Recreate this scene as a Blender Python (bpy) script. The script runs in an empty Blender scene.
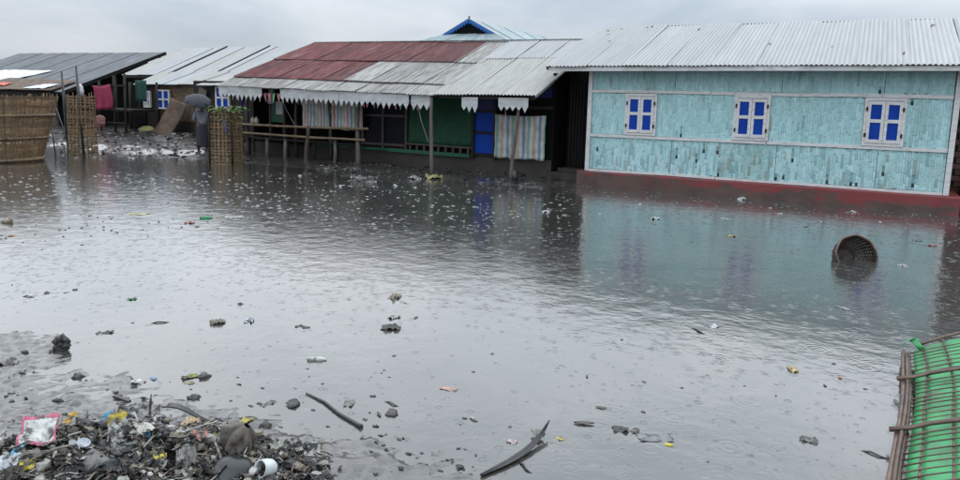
import bpy, bmesh, math, random
from mathutils import Vector, Matrix, noise as mn
R = math.radians
random.seed(7)
scene = bpy.context.scene
col = scene.collection

# ---------------------------------------------------------------- camera
FPX, CX, CY = 721.0, 480.0, 207.0
CAM = Vector((-1.45, -14.87, 1.7))
PITCH, ROLL, YAW = math.atan(104 / 721.0), 0.027, math.atan2(0.466, 0.885)
fw = Vector((-math.sin(YAW) * math.cos(PITCH), math.cos(YAW) * math.cos(PITCH), -math.sin(PITCH)))
rt0 = Vector((math.cos(YAW), math.sin(YAW), 0))
up0 = rt0.cross(fw)
rt = rt0 * math.cos(ROLL) + up0 * math.sin(ROLL)
up = rt.cross(fw)
cd = bpy.data.cameras.new('camera')
cd.sensor_width = 36
cd.lens = 36 * FPX / 960
cd.shift_y = -(240 - CY) / 960
cd.clip_start = 0.05
cd.clip_end = 2000
cam = bpy.data.objects.new('camera', cd)
cam.matrix_world = Matrix(((rt.x, up.x, -fw.x, CAM.x), (rt.y, up.y, -fw.y, CAM.y), (rt.z, up.z, -fw.z, CAM.z), (0, 0, 0, 1)))
col.objects.link(cam)
scene.camera = cam


def at(px, py, z=0.0):
    """ground position (height z) of a place read off the photograph"""
    d = fw + rt * ((px - CX) / FPX) - up * ((py - CY) / FPX)
    return CAM + d * ((z - CAM.z) / d.z)


# ---------------------------------------------------------------- sky and light
SUN_EL, SUN_AZ = R(30), R(318)
world = bpy.data.worlds.new('World')
scene.world = world
world.use_nodes = True
wn, wl = world.node_tree.nodes, world.node_tree.links
wn.clear()
w_out = wn.new('ShaderNodeOutputWorld')
w_bg = wn.new('ShaderNodeBackground')
w_bg.inputs['Strength'].default_value = 0.1
sky = wn.new('ShaderNodeTexSky')
sky.sky_type = 'NISHITA'
sky.sun_disc = False
sky.sun_elevation = SUN_EL
sky.sun_rotation = SUN_AZ
sky.dust_density = 1
tc = wn.new('ShaderNodeTexCoord')
mp = wn.new('ShaderNodeMapping')
mp.inputs['Scale'].default_value = (1.0, 1.0, 3.0)
wl.new(tc.outputs['Generated'], mp.inputs['Vector'])
nz = wn.new('ShaderNodeTexNoise')
nz.inputs['Scale'].default_value = 3.2
nz.inputs['Detail'].default_value = 5
nz.inputs['Roughness'].default_value = 0.52
nz.inputs['Distortion'].default_value = 0.35
wl.new(mp.outputs[0], nz.inputs['Vector'])
cr = wn.new('ShaderNodeValToRGB')
cr.color_ramp.elements[0].position = 0.34
cr.color_ramp.elements[0].color = (0.455, 0.55, 0.655, 1)
cr.color_ramp.elements[1].position = 0.68
cr.color_ramp.elements[1].color = (0.78, 0.84, 0.905, 1)
wl.new(nz.outputs['Fac'], cr.inputs[0])
sc = wn.new('ShaderNodeVectorMath')
sc.operation = 'SCALE'
wl.new(cr.outputs[0], sc.inputs[0])
# an overcast sky grows evenly brighter from the horizon to overhead
wsp = wn.new('ShaderNodeSeparateXYZ')
wl.new(tc.outputs['Generated'], wsp.inputs[0])
wmr = wn.new('ShaderNodeMapRange')
wmr.inputs['From Min'].default_value = 0.0
wmr.inputs['From Max'].default_value = 1.0
wmr.inputs['To Min'].default_value = 3.6
wmr.inputs['To Max'].default_value = 17.5
wl.new(wsp.outputs['Z'], wmr.inputs['Value'])
wl.new(wmr.outputs[0], sc.inputs['Scale'])
mx = wn.new('ShaderNodeMixRGB')
mx.inputs[0].default_value = 0.985
wl.new(sky.outputs[0], mx.inputs[1])
wl.new(sc.outputs[0], mx.inputs[2])
wl.new(mx.outputs[0], w_bg.inputs[0])
wl.new(w_bg.outputs[0], w_out.inputs[0])

sd = bpy.data.lights.new('sun', 'SUN')
sd.energy = 0.5
sd.angle = R(115)
sd.color = (1.0, 0.98, 0.95)
sun = bpy.data.objects.new('sun', sd)
sdir = Vector((math.sin(SUN_AZ) * math.cos(SUN_EL), math.cos(SUN_AZ) * math.cos(SUN_EL), math.sin(SUN_EL)))
sun.rotation_euler = sdir.to_track_quat('Z', 'Y').to_euler()
sun.location = (0, 0, 30)
col.objects.link(sun)

vs = scene.view_settings
vs.view_transform = 'Standard'
vs.look = 'None'
vs.exposure = 0.93
vs.gamma = 1.0
vs.use_curve_mapping = False
scene.render.engine = 'CYCLES'
scene.render.resolution_x, scene.render.resolution_y = 1024, 512


# ---------------------------------------------------------------- materials
def pm(name, c1, c2=None, scale=4.0, stretch=(1, 1, 1), rough=0.6, bump=0.0, bscale=None, attr=False,
       lo=0.35, hi=0.65, spec=0.5, vary=0.0, detail=6, c3=None, s3=1.3, lo3=0.52, hi3=0.66, trans=False, objspace=True):
    m = bpy.data.materials.new(name)
    m.use_nodes = True
    n, l = m.node_tree.nodes, m.node_tree.links
    b = n['Principled BSDF']
    b.inputs['Roughness'].default_value = rough
    b.inputs['Specular IOR Level'].default_value = spec
    t = n.new('ShaderNodeTexCoord')
    g = n.new('ShaderNodeMapping')
    g.inputs['Scale'].default_value = stretch
    l.new(t.outputs['Object'], g.inputs['Vector'])
    oi = n.new('ShaderNodeObjectInfo')
    vm = n.new('ShaderNodeVectorMath')
    vm.operation = 'SCALE'
    vm.inputs[0].default_value = (37, 23, 11)
    l.new(oi.outputs['Random'], vm.inputs['Scale'])
    ad = n.new('ShaderNodeVectorMath')
    l.new(g.outputs[0], ad.inputs[0])
    l.new(vm.outputs[0], ad.inputs[1])
    x = n.new('ShaderNodeTexNoise')
    x.inputs['Scale'].default_value = scale
    x.inputs['Detail'].default_value = detail
    x.inputs['Roughness'].default_value = 0.6
    l.new(ad.outputs[0], x.inputs['Vector'])
    c2 = c2 or tuple(v * 0.75 for v in c1)
    r = n.new('ShaderNodeValToRGB')
    r.color_ramp.elements[0].position = lo
    r.color_ramp.elements[1].position = hi
    r.color_ramp.elements[0].color = (*c1, 1)
    r.color_ramp.elements[1].color = (*c2, 1)
    l.new(x.outputs['Fac'], r.inputs[0])
    out = r.outputs[0]
    if c3:
        x3 = n.new('ShaderNodeTexNoise')
        x3.inputs['Scale'].default_value = s3
        x3.inputs['Detail'].default_value = 7
        x3.inputs['Roughness'].default_value = 0.65
        l.new(ad.outputs[0], x3.inputs['Vector'])
        r3 = n.new('ShaderNodeValToRGB')
        r3.color_ramp.elements[0].position = lo3
        r3.color_ramp.elements[1].position = hi3
        l.new(x3.outputs['Fac'], r3.inputs[0])
        m3 = n.new('ShaderNodeMixRGB')
        l.new(r3.outputs[0], m3.inputs[0])
        l.new(out, m3.inputs[1])
        m3.inputs[2].default_value = (*c3, 1)
        out = m3.outputs[0]
    if attr:
        a = n.new('ShaderNodeAttribute')
        a.attribute_name = 'Col'
        q = n.new('ShaderNodeMixRGB')
        q.blend_type = 'MULTIPLY'
        q.inputs[0].default_value = 1
        l.new(out, q.inputs[1])
        l.new(a.outputs['Color'], q.inputs[2])
        out = q.outputs[0]
    if vary:
        h = n.new('ShaderNodeHueSaturation')
        mr = n.new('ShaderNodeMapRange')
        mr.inputs['To Min'].default_value = 1 - vary
        mr.inputs['To Max'].default_value = 1 + vary
        l.new(oi.outputs['Random'], mr.inputs['Value'])
        l.new(mr.outputs[0], h.inputs['Value'])
        l.new(out, h.inputs['Color'])
        out = h.outputs[0]
    l.new(out, b.inputs['Base Color'])
    if bump:
        xb = n.new('ShaderNodeTexNoise')
        xb.inputs['Scale'].default_value = bscale or scale * 3
        xb.inputs['Detail'].default_value = 5
        l.new(ad.outputs[0], xb.inputs['Vector'])
        bp = n.new('ShaderNodeBump')
        bp.inputs['Strength'].default_value = bump
        bp.inputs['Distance'].default_value = 0.02
        l.new(xb.outputs['Fac'], bp.inputs['Height'])
        l.new(bp.outputs[0], b.inputs['Normal'])
    return m


def weave_mat(name, c1, c2, sx, sz, axes='XZ', rough=0.7):
    """flat plaited bamboo: brick cells with light and dark strips and relief"""
    m = bpy.data.materials.new(name)
    m.use_nodes = True
    n, l = m.node_tree.nodes, m.node_tree.links
    b = n['Principled BSDF']
    b.inputs['Roughness'].default_value = rough
    t = n.new('ShaderNodeTexCoord')
    sp = n.new('ShaderNodeSeparateXYZ')
    cb = n.new('ShaderNodeCombineXYZ')
    l.new(t.outputs['Object'], sp.inputs[0])
    l.new(sp.outputs[axes[0]], cb.inputs[0])
    l.new(sp.outputs[axes[1]], cb.inputs[1])
    k = n.new('ShaderNodeTexBrick')
    k.inputs['Scale'].default_value = 1
    k.inputs['Brick Width'].default_value = sx
    k.inputs['Row Height'].default_value = sz
    k.inputs['Mortar Size'].default_value = min(sx, sz) * 0.12
    k.inputs['Color1'].default_value = (*c1, 1)
    k.inputs['Color2'].default_value = (*c2, 1)
    k.inputs['Mortar'].default_value = (*[v * 0.25 for v in c2], 1)
    l.new(cb.outputs[0], k.inputs['Vector'])
    x = n.new('ShaderNodeTexNoise')
    x.inputs['Scale'].default_value = 3.0
    x.inputs['Detail'].default_value = 6
    l.new(t.outputs['Object'], x.inputs['Vector'])
    r = n.new('ShaderNodeValToRGB')
    r.color_ramp.elements[0].position = 0.3
    r.color_ramp.elements[1].position = 0.7
    r.color_ramp.elements[0].color = (0.45, 0.42, 0.4, 1)
    r.color_ramp.elements[1].color = (1.15, 1.1, 1.05, 1)
    l.new(x.outputs['Fac'], r.inputs[0])
    q = n.new('ShaderNodeMixRGB')
    q.blend_type = 'MULTIPLY'
    q.inputs[0].default_value = 1
    l.new(k.outputs['Color'], q.inputs[1])
    l.new(r.outputs[0], q.inputs[2])
    l.new(q.outputs[0], b.inputs['Base Color'])
    bp = n.new('ShaderNodeBump')
    bp.inputs['Strength'].default_value = 0.8
    bp.inputs['Distance'].default_value = 0.015
    bp.invert = True
    l.new(k.outputs['Fac'], bp.inputs['Height'])
    l.new(bp.outputs[0], b.inputs['Normal'])
    return m


def stripe_mat(name, cols, period, axis='X'):
    m = bpy.data.materials.new(name)
    m.use_nodes = True
    n, l = m.node_tree.nodes, m.node_tree.links
    b = n['Principled BSDF']
    b.inputs['Roughness'].default_value = 0.5
    t = n.new('ShaderNodeTexCoord')
    sp = n.new('ShaderNodeSeparateXYZ')
    l.new(t.outputs['Object'], sp.inputs[0])
    d = n.new('ShaderNodeMath')
    d.operation = 'DIVIDE'
    d.inputs[1].default_value = period
    l.new(sp.outputs[axis], d.inputs[0])
    f = n.new('ShaderNodeMath')
    f.operation = 'FRACT'
    l.new(d.outputs[0], f.inputs[0])
    r = n.new('ShaderNodeValToRGB')
    r.color_ramp.interpolation = 'CONSTANT'
    e = r.color_ramp.elements
    k = len(cols)
    for i in range(k - 2):
        e.new(0.5)
    for i in range(k):
        e[i].position = i / k
        e[i].color = (*cols[i], 1)
    l.new(f.outputs[0], r.inputs[0])
    x = n.new('ShaderNodeTexNoise')
    x.inputs['Scale'].default_value = 5
    x.inputs['Detail'].default_value = 6
    l.new(t.outputs['Object'], x.inputs['Vector'])
    r2 = n.new('ShaderNodeValToRGB')
    r2.color_ramp.elements[0].position = 0.3
    r2.color_ramp.elements[0].color = (0.62, 0.6, 0.56, 1)
    r2.color_ramp.elements[1].position = 0.6
    l.new(x.outputs['Fac'], r2.inputs[0])
    q = n.new('ShaderNodeMixRGB')
    q.blend_type = 'MULTIPLY'
    q.inputs[0].default_value = 1
    l.new(r.outputs[0], q.inputs[1])
    l.new(r2.outputs[0], q.inputs[2])
    l.new(q.outputs[0], b.inputs['Base Color'])
    return m


M = {}
M['tin_pale'] = pm('tin_pale', (0.395, 0.395, 0.395), (0.33, 0.33, 0.325), 2.2, (3, 0.3, 1), 0.42, 0.03, c3=(0.18, 0.155, 0.14), s3=2.8, lo3=0.64, hi3=0.80, vary=0.06, attr=True)
M['tin_grey'] = pm('tin_grey', (0.34, 0.325, 0.30), (0.20, 0.18, 0.16), 3.4, (5, 0.45, 1), 0.45, 0.08, lo=0.40, hi=0.62, c3=(0.11, 0.085, 0.075), s3=3.4, lo3=0.50, hi3=0.70, vary=0.16, attr=True)
M['tin_cream'] = pm('tin_cream', (0.40, 0.39, 0.355), (0.31, 0.295, 0.27), 3.0, (4, 0.5, 1), 0.42, 0.06, c3=(0.24, 0.20, 0.17), s3=3.0, lo3=0.64, hi3=0.8, vary=0.05, attr=True)
M['tin_red'] = pm('tin_red', (0.165, 0.036, 0.038), (0.085, 0.022, 0.024), 3.4, (5, 0.45, 1), 0.6, 0.08, spec=0.25, c3=(0.20, 0.12, 0.105), s3=3.2, lo3=0.50, hi3=0.68, vary=0.22, lo=0.42, hi=0.58, attr=True)
M['tin_dark'] = pm('tin_dark', (0.085, 0.092, 0.10), (0.05, 0.055, 0.06), 2.5, (4, 0.5, 1), 0.4, 0.08, c3=(0.16, 0.17, 0.18), s3=2, vary=0.15, attr=True)
M['tin_teal'] = pm('tin_teal', (0.33, 0.41, 0.42), (0.26, 0.33, 0.34), 2.5, (4, 0.5, 1), 0.4, 0.08, c3=(0.5, 0.52, 0.52), s3=1.5, vary=0.1, attr=True)
M['iron_black'] = pm('iron_black', (0.010, 0.011, 0.012), (0.02, 0.017, 0.015), 3, (4, 4, 0.5), 0.5, 0.1, spec=0.3)
M['white_wood'] = pm('white_wood', (0.76, 0.745, 0.725), (0.62, 0.595, 0.575), 5, (1, 4, 4), 0.55, 0.15, c3=(0.30, 0.25, 0.22), s3=6, lo3=0.55, hi3=0.76)
M['white_tin'] = pm('white_tin', (0.55, 0.55, 0.545), (0.42, 0.415, 0.40), 5, (1, 1, 2), 0.5, 0.1, c3=(0.33, 0.30, 0.28), s3=4, lo3=0.54, hi3=0.74)
M['blue_pane'] = pm('blue_pane', (0.002, 0.040, 0.30), (0.003, 0.052, 0.36), 6, (1, 1, 0.4), 0.5, 0.05, spec=0.2)
M['blue_dark'] = pm('blue_dark', (0.004, 0.012, 0.09), (0.006, 0.016, 0.11), 6, (1, 1, 0.4), 0.5, 0.05)
M['mat_teal'] = pm('mat_teal', (1, 1, 1), (0.84, 0.86, 0.86), 14, (1, 1, 0.25), 0.6, 0.12, attr=True, c3=(0.62, 0.64, 0.60), s3=1.1, lo3=0.50, hi3=0.75)
M['green_net'] = pm('green_net', (0.005, 0.075, 0.032), (0.003, 0.045, 0.02), 8, (1, 1, 1), 0.7, 0.3, bscale=40)
M['green_paint'] = pm('green_paint', (0.01, 0.11, 0.055), (0.008, 0.07, 0.04), 8, (0.4, 1, 1), 0.45, 0.1)
M['dark_wood'] = pm('dark_wood', (0.034, 0.026, 0.022), (0.016, 0.013, 0.011), 5, (6, 6, 0.6), 0.65, 0.2, spec=0.25)
M['brown_wood'] = pm('brown_wood', (0.085, 0.055, 0.042), (0.05, 0.034, 0.028), 5, (4, 4, 0.6), 0.5, 0.2, c3=(0.02, 0.017, 0.015), s3=3)
M['grey_wood'] = pm('grey_wood', (0.15, 0.125, 0.105), (0.08, 0.065, 0.055), 5, (4, 4, 0.7), 0.55, 0.25)
M['shade_black'] = pm('shade_black', (0.006, 0.006, 0.007), (0.012, 0.011, 0.010), 3, (1, 1, 1), 0.8, spec=0.1)  # near-black colour stands in for deep shade under eaves and in openings
M['base_mud'] = pm('base_mud', (0.030, 0.025, 0.021), (0.055, 0.038, 0.031), 3, (1, 1, 1.5), 0.55, 0.3)
M['bamboo'] = pm('bamboo', (0.21, 0.145, 0.08), (0.12, 0.08, 0.047), 6, (1, 1, 1), 0.5, 0.1, vary=0.2)
M['bamboo_old'] = pm('bamboo_old', (0.235, 0.15, 0.078), (0.12, 0.075, 0.042), 7, (1, 1, 1), 0.55, 0.1, c3=(0.05, 0.034, 0.024), s3=4, vary=0.2)
M['bamboo_slat'] = pm('bamboo_slat', (0.25, 0.165, 0.088), (0.13, 0.082, 0.046), 6, (1, 1, 1), 0.55, attr=True)
M['basket_dark'] = pm('basket_dark', (0.05, 0.034, 0.026), (0.024, 0.017, 0.014), 12, (1, 1, 1), 0.4, attr=True)
M['rod_brown'] = pm('rod_brown', (0.17, 0.095, 0.065), (0.09, 0.05, 0.038), 9, (1, 1, 1), 0.38, 0.15, c3=(0.035, 0.025, 0.02), s3=5, vary=0.25)
M['green_tarp'] = pm('green_tarp', (0.05, 0.37, 0.12), (0.04, 0.27, 0.09), 5, (1, 1, 1), 0.4, 0.35, bscale=9, c3=(0.075, 0.13, 0.075), s3=5, lo3=0.52, hi3=0.70)
M['weave_brown'] = weave_mat('weave_brown', (0.22, 0.135, 0.085), (0.13, 0.08, 0.052), 0.12, 0.035)
M['weave_pink'] = weave_mat('weave_pink', (0.20, 0.15, 0.125), (0.12, 0.09, 0.078), 0.14, 0.05)
M['weave_tan'] = weave_mat('weave_tan', (0.36, 0.26, 0.165), (0.22, 0.15, 0.10), 0.12, 0.05)
M['tarp_a'] = stripe_mat('tarp_a', [(0.70, 0.66, 0.62), (0.55, 0.27, 0.24), (0.70, 0.68, 0.64), (0.20, 0.27, 0.45), (0.68, 0.66, 0.62), (0.22, 0.42, 0.34), (0.70, 0.67, 0.63), (0.60, 0.48, 0.42)], 0.44)
M['tarp_b'] = stripe_mat('tarp_b', [(0.60, 0.58, 0.52), (0.20, 0.29, 0.47), (0.62, 0.59, 0.53), (0.24, 0.42, 0.36), (0.62, 0.60, 0.54), (0.50, 0.40, 0.34)], 0.40)
M['magenta'] = pm('magenta', (0.30, 0.02, 0.065), (0.2, 0.014, 0.045), 4, (1, 1, 1), 0.8, 0.3)
M['chair_pl'] = pm('chair_pl', (0.20, 0.075, 0.06), (0.15, 0.055, 0.045), 4, (1, 1, 1), 0.4)
M['skin'] = pm('skin', (0.12, 0.062, 0.04), (0.10, 0.05, 0.033), 6, (1, 1, 1), 0.5)
M['cloth_grey'] = pm('cloth_grey', (0.20, 0.21, 0.235), (0.14, 0.145, 0.165), 6, (1, 1, 1), 0.85, 0.2)
M['cloth_dark'] = pm('cloth_dark', (0.022, 0.021, 0.028), (0.038, 0.036, 0.046), 6, (3, 3, 0.6), 0.85, 0.2)
M['umbrella'] = pm('umbrella', (0.016, 0.018, 0.022), (0.024, 0.026, 0.03), 6, (1, 1, 1), 0.55, spec=0.3)
M['metal'] = pm('metal', (0.3, 0.3, 0.3), None, 6, (1, 1, 1), 0.35)
M['hair'] = pm('hair', (0.008, 0.007, 0.007), None, 6, (1, 1, 1), 0.5)
M['leaf'] = pm('leaf', (0.08, 0.17, 0.025), (0.045, 0.10, 0.018), 6, (1, 1, 1), 0.45, attr=True)
M['litter'] = pm('litter', (1, 1, 1), (0.75, 0.73, 0.70), 25, (1, 1, 1), 0.42, 0.2, attr=True)
M['rock'] = pm('rock', (0.045, 0.04, 0.038), (0.02, 0.018, 0.017), 8, (1, 1, 1), 0.35, 0.6)
M['wet_black'] = pm('wet_black', (0.014, 0.014, 0.015), (0.03, 0.028, 0.027), 6, (1, 1, 1), 0.3, 0.2)
M['rope'] = pm('rope', (0.28, 0.25, 0.2), None, 6, (1, 1, 1), 0.8)
M['brick_red'] = pm('brick_red', (0.13, 0.05, 0.04), (0.08, 0.04, 0.033), 5, (1, 1, 1), 0.6, 0.3, vary=0.3)
M['white_sheet'] = pm('white_sheet', (0.70, 0.72, 0.74), (0.52, 0.54, 0.56), 4, (1, 1, 1), 0.45, 0.3)


def flat(name, c, rough=0.45, c2=None):
    if name not in M:
        M[name] = pm(name, c, c2 or tuple(v * 0.7 for v in c), 14, (1, 1, 1), rough, 0.15)
    return M[name]


# red paint worn off a muddy plinth
def plinth_mat():
    m = pm('plinth_paint', (0.115, 0.066, 0.050), (0.070, 0.042, 0.033), 2.5, (1, 1, 1.6), 0.5, 0.3)
    n, l = m.node_tree.nodes, m.node_tree.links
    b = n['Principled BSDF']
    src = b.inputs['Base Color'].links[0].from_socket
    t = n.new('ShaderNodeTexCoord')
    sp = n.new('ShaderNodeSeparateXYZ')
    l.new(t.outputs['Object'], sp.inputs[0])
    x = n.new('ShaderNodeTexNoise')
    x.inputs['Scale'].default_value = 2.2
    x.inputs['Detail'].default_value = 8
    x.inputs['Roughness'].default_value = 0.68
    g = n.new('ShaderNodeMapping')
    g.inputs['Scale'].default_value = (0.8, 1, 2.4)
    l.new(t.outputs['Object'], g.inputs[0])
    l.new(g.outputs[0], x.inputs['Vector'])
    # paint survives at the top edge and towards the right-hand end
    a = n.new('ShaderNodeMapRange')
    a.inputs['From Min'].default_value = 0.05
    a.inputs['From Max'].default_value = 0.33
    a.inputs['To Min'].default_value = -0.10
    a.inputs['To Max'].default_value = 0.17
    l.new(sp.outputs['Z'], a.inputs['Value'])
    c = n.new('ShaderNodeMapRange')
    c.inputs['From Min'].default_value = -6.8
    c.inputs['From Max'].default_value = 0.1
    c.inputs['To Min'].default_value = -0.07
    c.inputs['To Max'].default_value = 0.10
    l.new(sp.outputs['X'], c.inputs['Value'])
    s1 = n.new('ShaderNodeMath')
    s2 = n.new('ShaderNodeMath')
    l.new(x.outputs['Fac'], s1.inputs[0])
    l.new(a.outputs[0], s1.inputs[1])
    l.new(s1.outputs[0], s2.inputs[0])
    l.new(c.outputs[0], s2.inputs[1])
    r = n.new('ShaderNodeValToRGB')
    r.color_ramp.elements[0].position = 0.49
    r.color_ramp.elements[1].position = 0.60
    l.new(s2.outputs[0], r.inputs[0])
    q = n.new('ShaderNodeMixRGB')
    l.new(r.outputs[0], q.inputs[0])
    l.new(src, q.inputs[1])
    q.inputs[2].default_value = (0.20, 0.032, 0.032, 1)
    l.new(q.outputs[0], b.inputs['Base Color'])
    return m


M['plinth'] = plinth_mat()


def mud_mat():
    m = pm('wet_mud', (0.042, 0.037, 0.033), (0.085, 0.074, 0.064), 1.6, (1, 1, 1), 0.3, 0.6, bscale=30, c3=(0.02, 0.019, 0.019), s3=7, lo3=0.5, hi3=0.62)
    b = m.node_tree.nodes['Principled BSDF']
    b.inputs['Coat Weight'].default_value = 1.0
    b.inputs['Coat IOR'].default_value = 1.4
    b.inputs['Coat Roughness'].default_value = 0.12
    return m


M['mud'] = mud_mat()


def water_mat():
    m = bpy.data.materials.new('rain_water')
    m.use_nodes = True
    n, l = m.node_tree.nodes, m.node_tree.links
    b = n['Principled BSDF']
    b.inputs['IOR'].default_value = 1.45
    b.inputs['Coat Weight'].default_value = 1.0      # second clear layer added to strengthen low-angle reflection
    b.inputs['Coat IOR'].default_value = 1.5
    b.inputs['Coat Roughness'].default_value = 0.12
    t = n.new('ShaderNodeTexCoord')
    # silt: slow swirls of a lighter and a darker murk
    x = n.new('ShaderNodeTexNoise')
    x.inputs['Scale'].default_value = 0.9
    x.inputs['Detail'].default_value = 8
    x.inputs['Roughness'].default_value = 0.62
    x.inputs['Distortion'].default_value = 0.8
    l.new(t.outputs['Object'], x.inputs['Vector'])
    r = n.new('ShaderNodeValToRGB')
    r.color_ramp.elements[0].position = 0.32
    r.color_ramp.elements[0].color = (0.034, 0.034, 0.029, 1)
    r.color_ramp.elements[1].position = 0.7
    r.color_ramp.elements[1].color = (0.082, 0.076, 0.066, 1)
    l.new(x.outputs['Fac'], r.inputs[0])
    l.new(r.outputs[0], b.inputs['Base Color'])
    b.inputs['Roughness'].default_value = 0.14
    # ripples: fine chop plus rings left by rain drops
    hsum = None

    def add(sock, k):
        nonlocal hsum
        mu = n.new('ShaderNodeMath')
        mu.operation = 'MULTIPLY'
        mu.inputs[1].default_value = k
        l.new(sock, mu.inputs[0])
        if hsum is None:
            hsum = mu.outputs[0]
        else:
            s = n.new('ShaderNodeMath')
            l.new(hsum, s.inputs[0])
            l.new(mu.outputs[0], s.inputs[1])
            hsum = s.outputs[0]
    for sc_, k in ((4.0, 0.0058), (13.0, 0.0016), (38.0, 0.0005)):
        y = n.new('ShaderNodeTexNoise')
        y.inputs['Scale'].default_value = sc_
        y.inputs['Detail'].default_value = 2
        l.new(t.outputs['Object'], y.inputs['Vector'])
        add(y.outputs['Fac'], k)
    for sc_, fr, k in ((3.2, 46, 0.00045), (6.5, 40, 0.00035)):
        v = n.new('ShaderNodeTexVoronoi')
        v.voronoi_dimensions = '2D'
        v.inputs['Scale'].default_value = sc_
        l.new(t.outputs['Object'], v.inputs['Vector'])
        f1 = n.new('ShaderNodeMath')
        f1.operation = 'MULTIPLY'
        f1.inputs[1].default_value = fr
        l.new(v.outputs['Distance'], f1.inputs[0])
        si = n.new('ShaderNodeMath')
        si.operation = 'SINE'
        l.new(f1.outputs[0], si.inputs[0])
        fa = n.new('ShaderNodeMapRange')
        fa.inputs['From Min'].default_value = 0.05
        fa.inputs['From Max'].default_value = 0.5
        fa.inputs['To Min'].default_value = 1
        fa.inputs['To Max'].default_value = 0
        l.new(v.outputs['Distance'], fa.inputs['Value'])
        mu = n.new('ShaderNodeMath')
        mu.operation = 'MULTIPLY'
        l.new(si.outputs[0], mu.inputs[0])
        l.new(fa.outputs[0], mu.inputs[1])
        sr = n.new('ShaderNodeSeparateColor')
        l.new(v.outputs['Color'], sr.inputs[0])
        m2 = n.new('ShaderNodeMath')
        m2.operation = 'MULTIPLY'
        l.new(mu.outputs[0], m2.inputs[0])
        l.new(sr.outputs[0], m2.inputs[1])
        add(m2.outputs[0], k)
    bp = n.new('ShaderNodeBump')
    bp.inputs['Strength'].default_value = 1.0
    bp.inputs['Distance'].default_value = 1.0
    l.new(hsum, bp.inputs['Height'])
    l.new(bp.outputs[0], b.inputs['Coat Normal'])
    l.new(bp.outputs[0], b.inputs['Normal'])
    return m


M['water'] = water_mat()
M['drop'] = pm('drop', (0.10, 0.10, 0.095), (0.09, 0.09, 0.085), 2, (1, 1, 1), 0.08)


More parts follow.
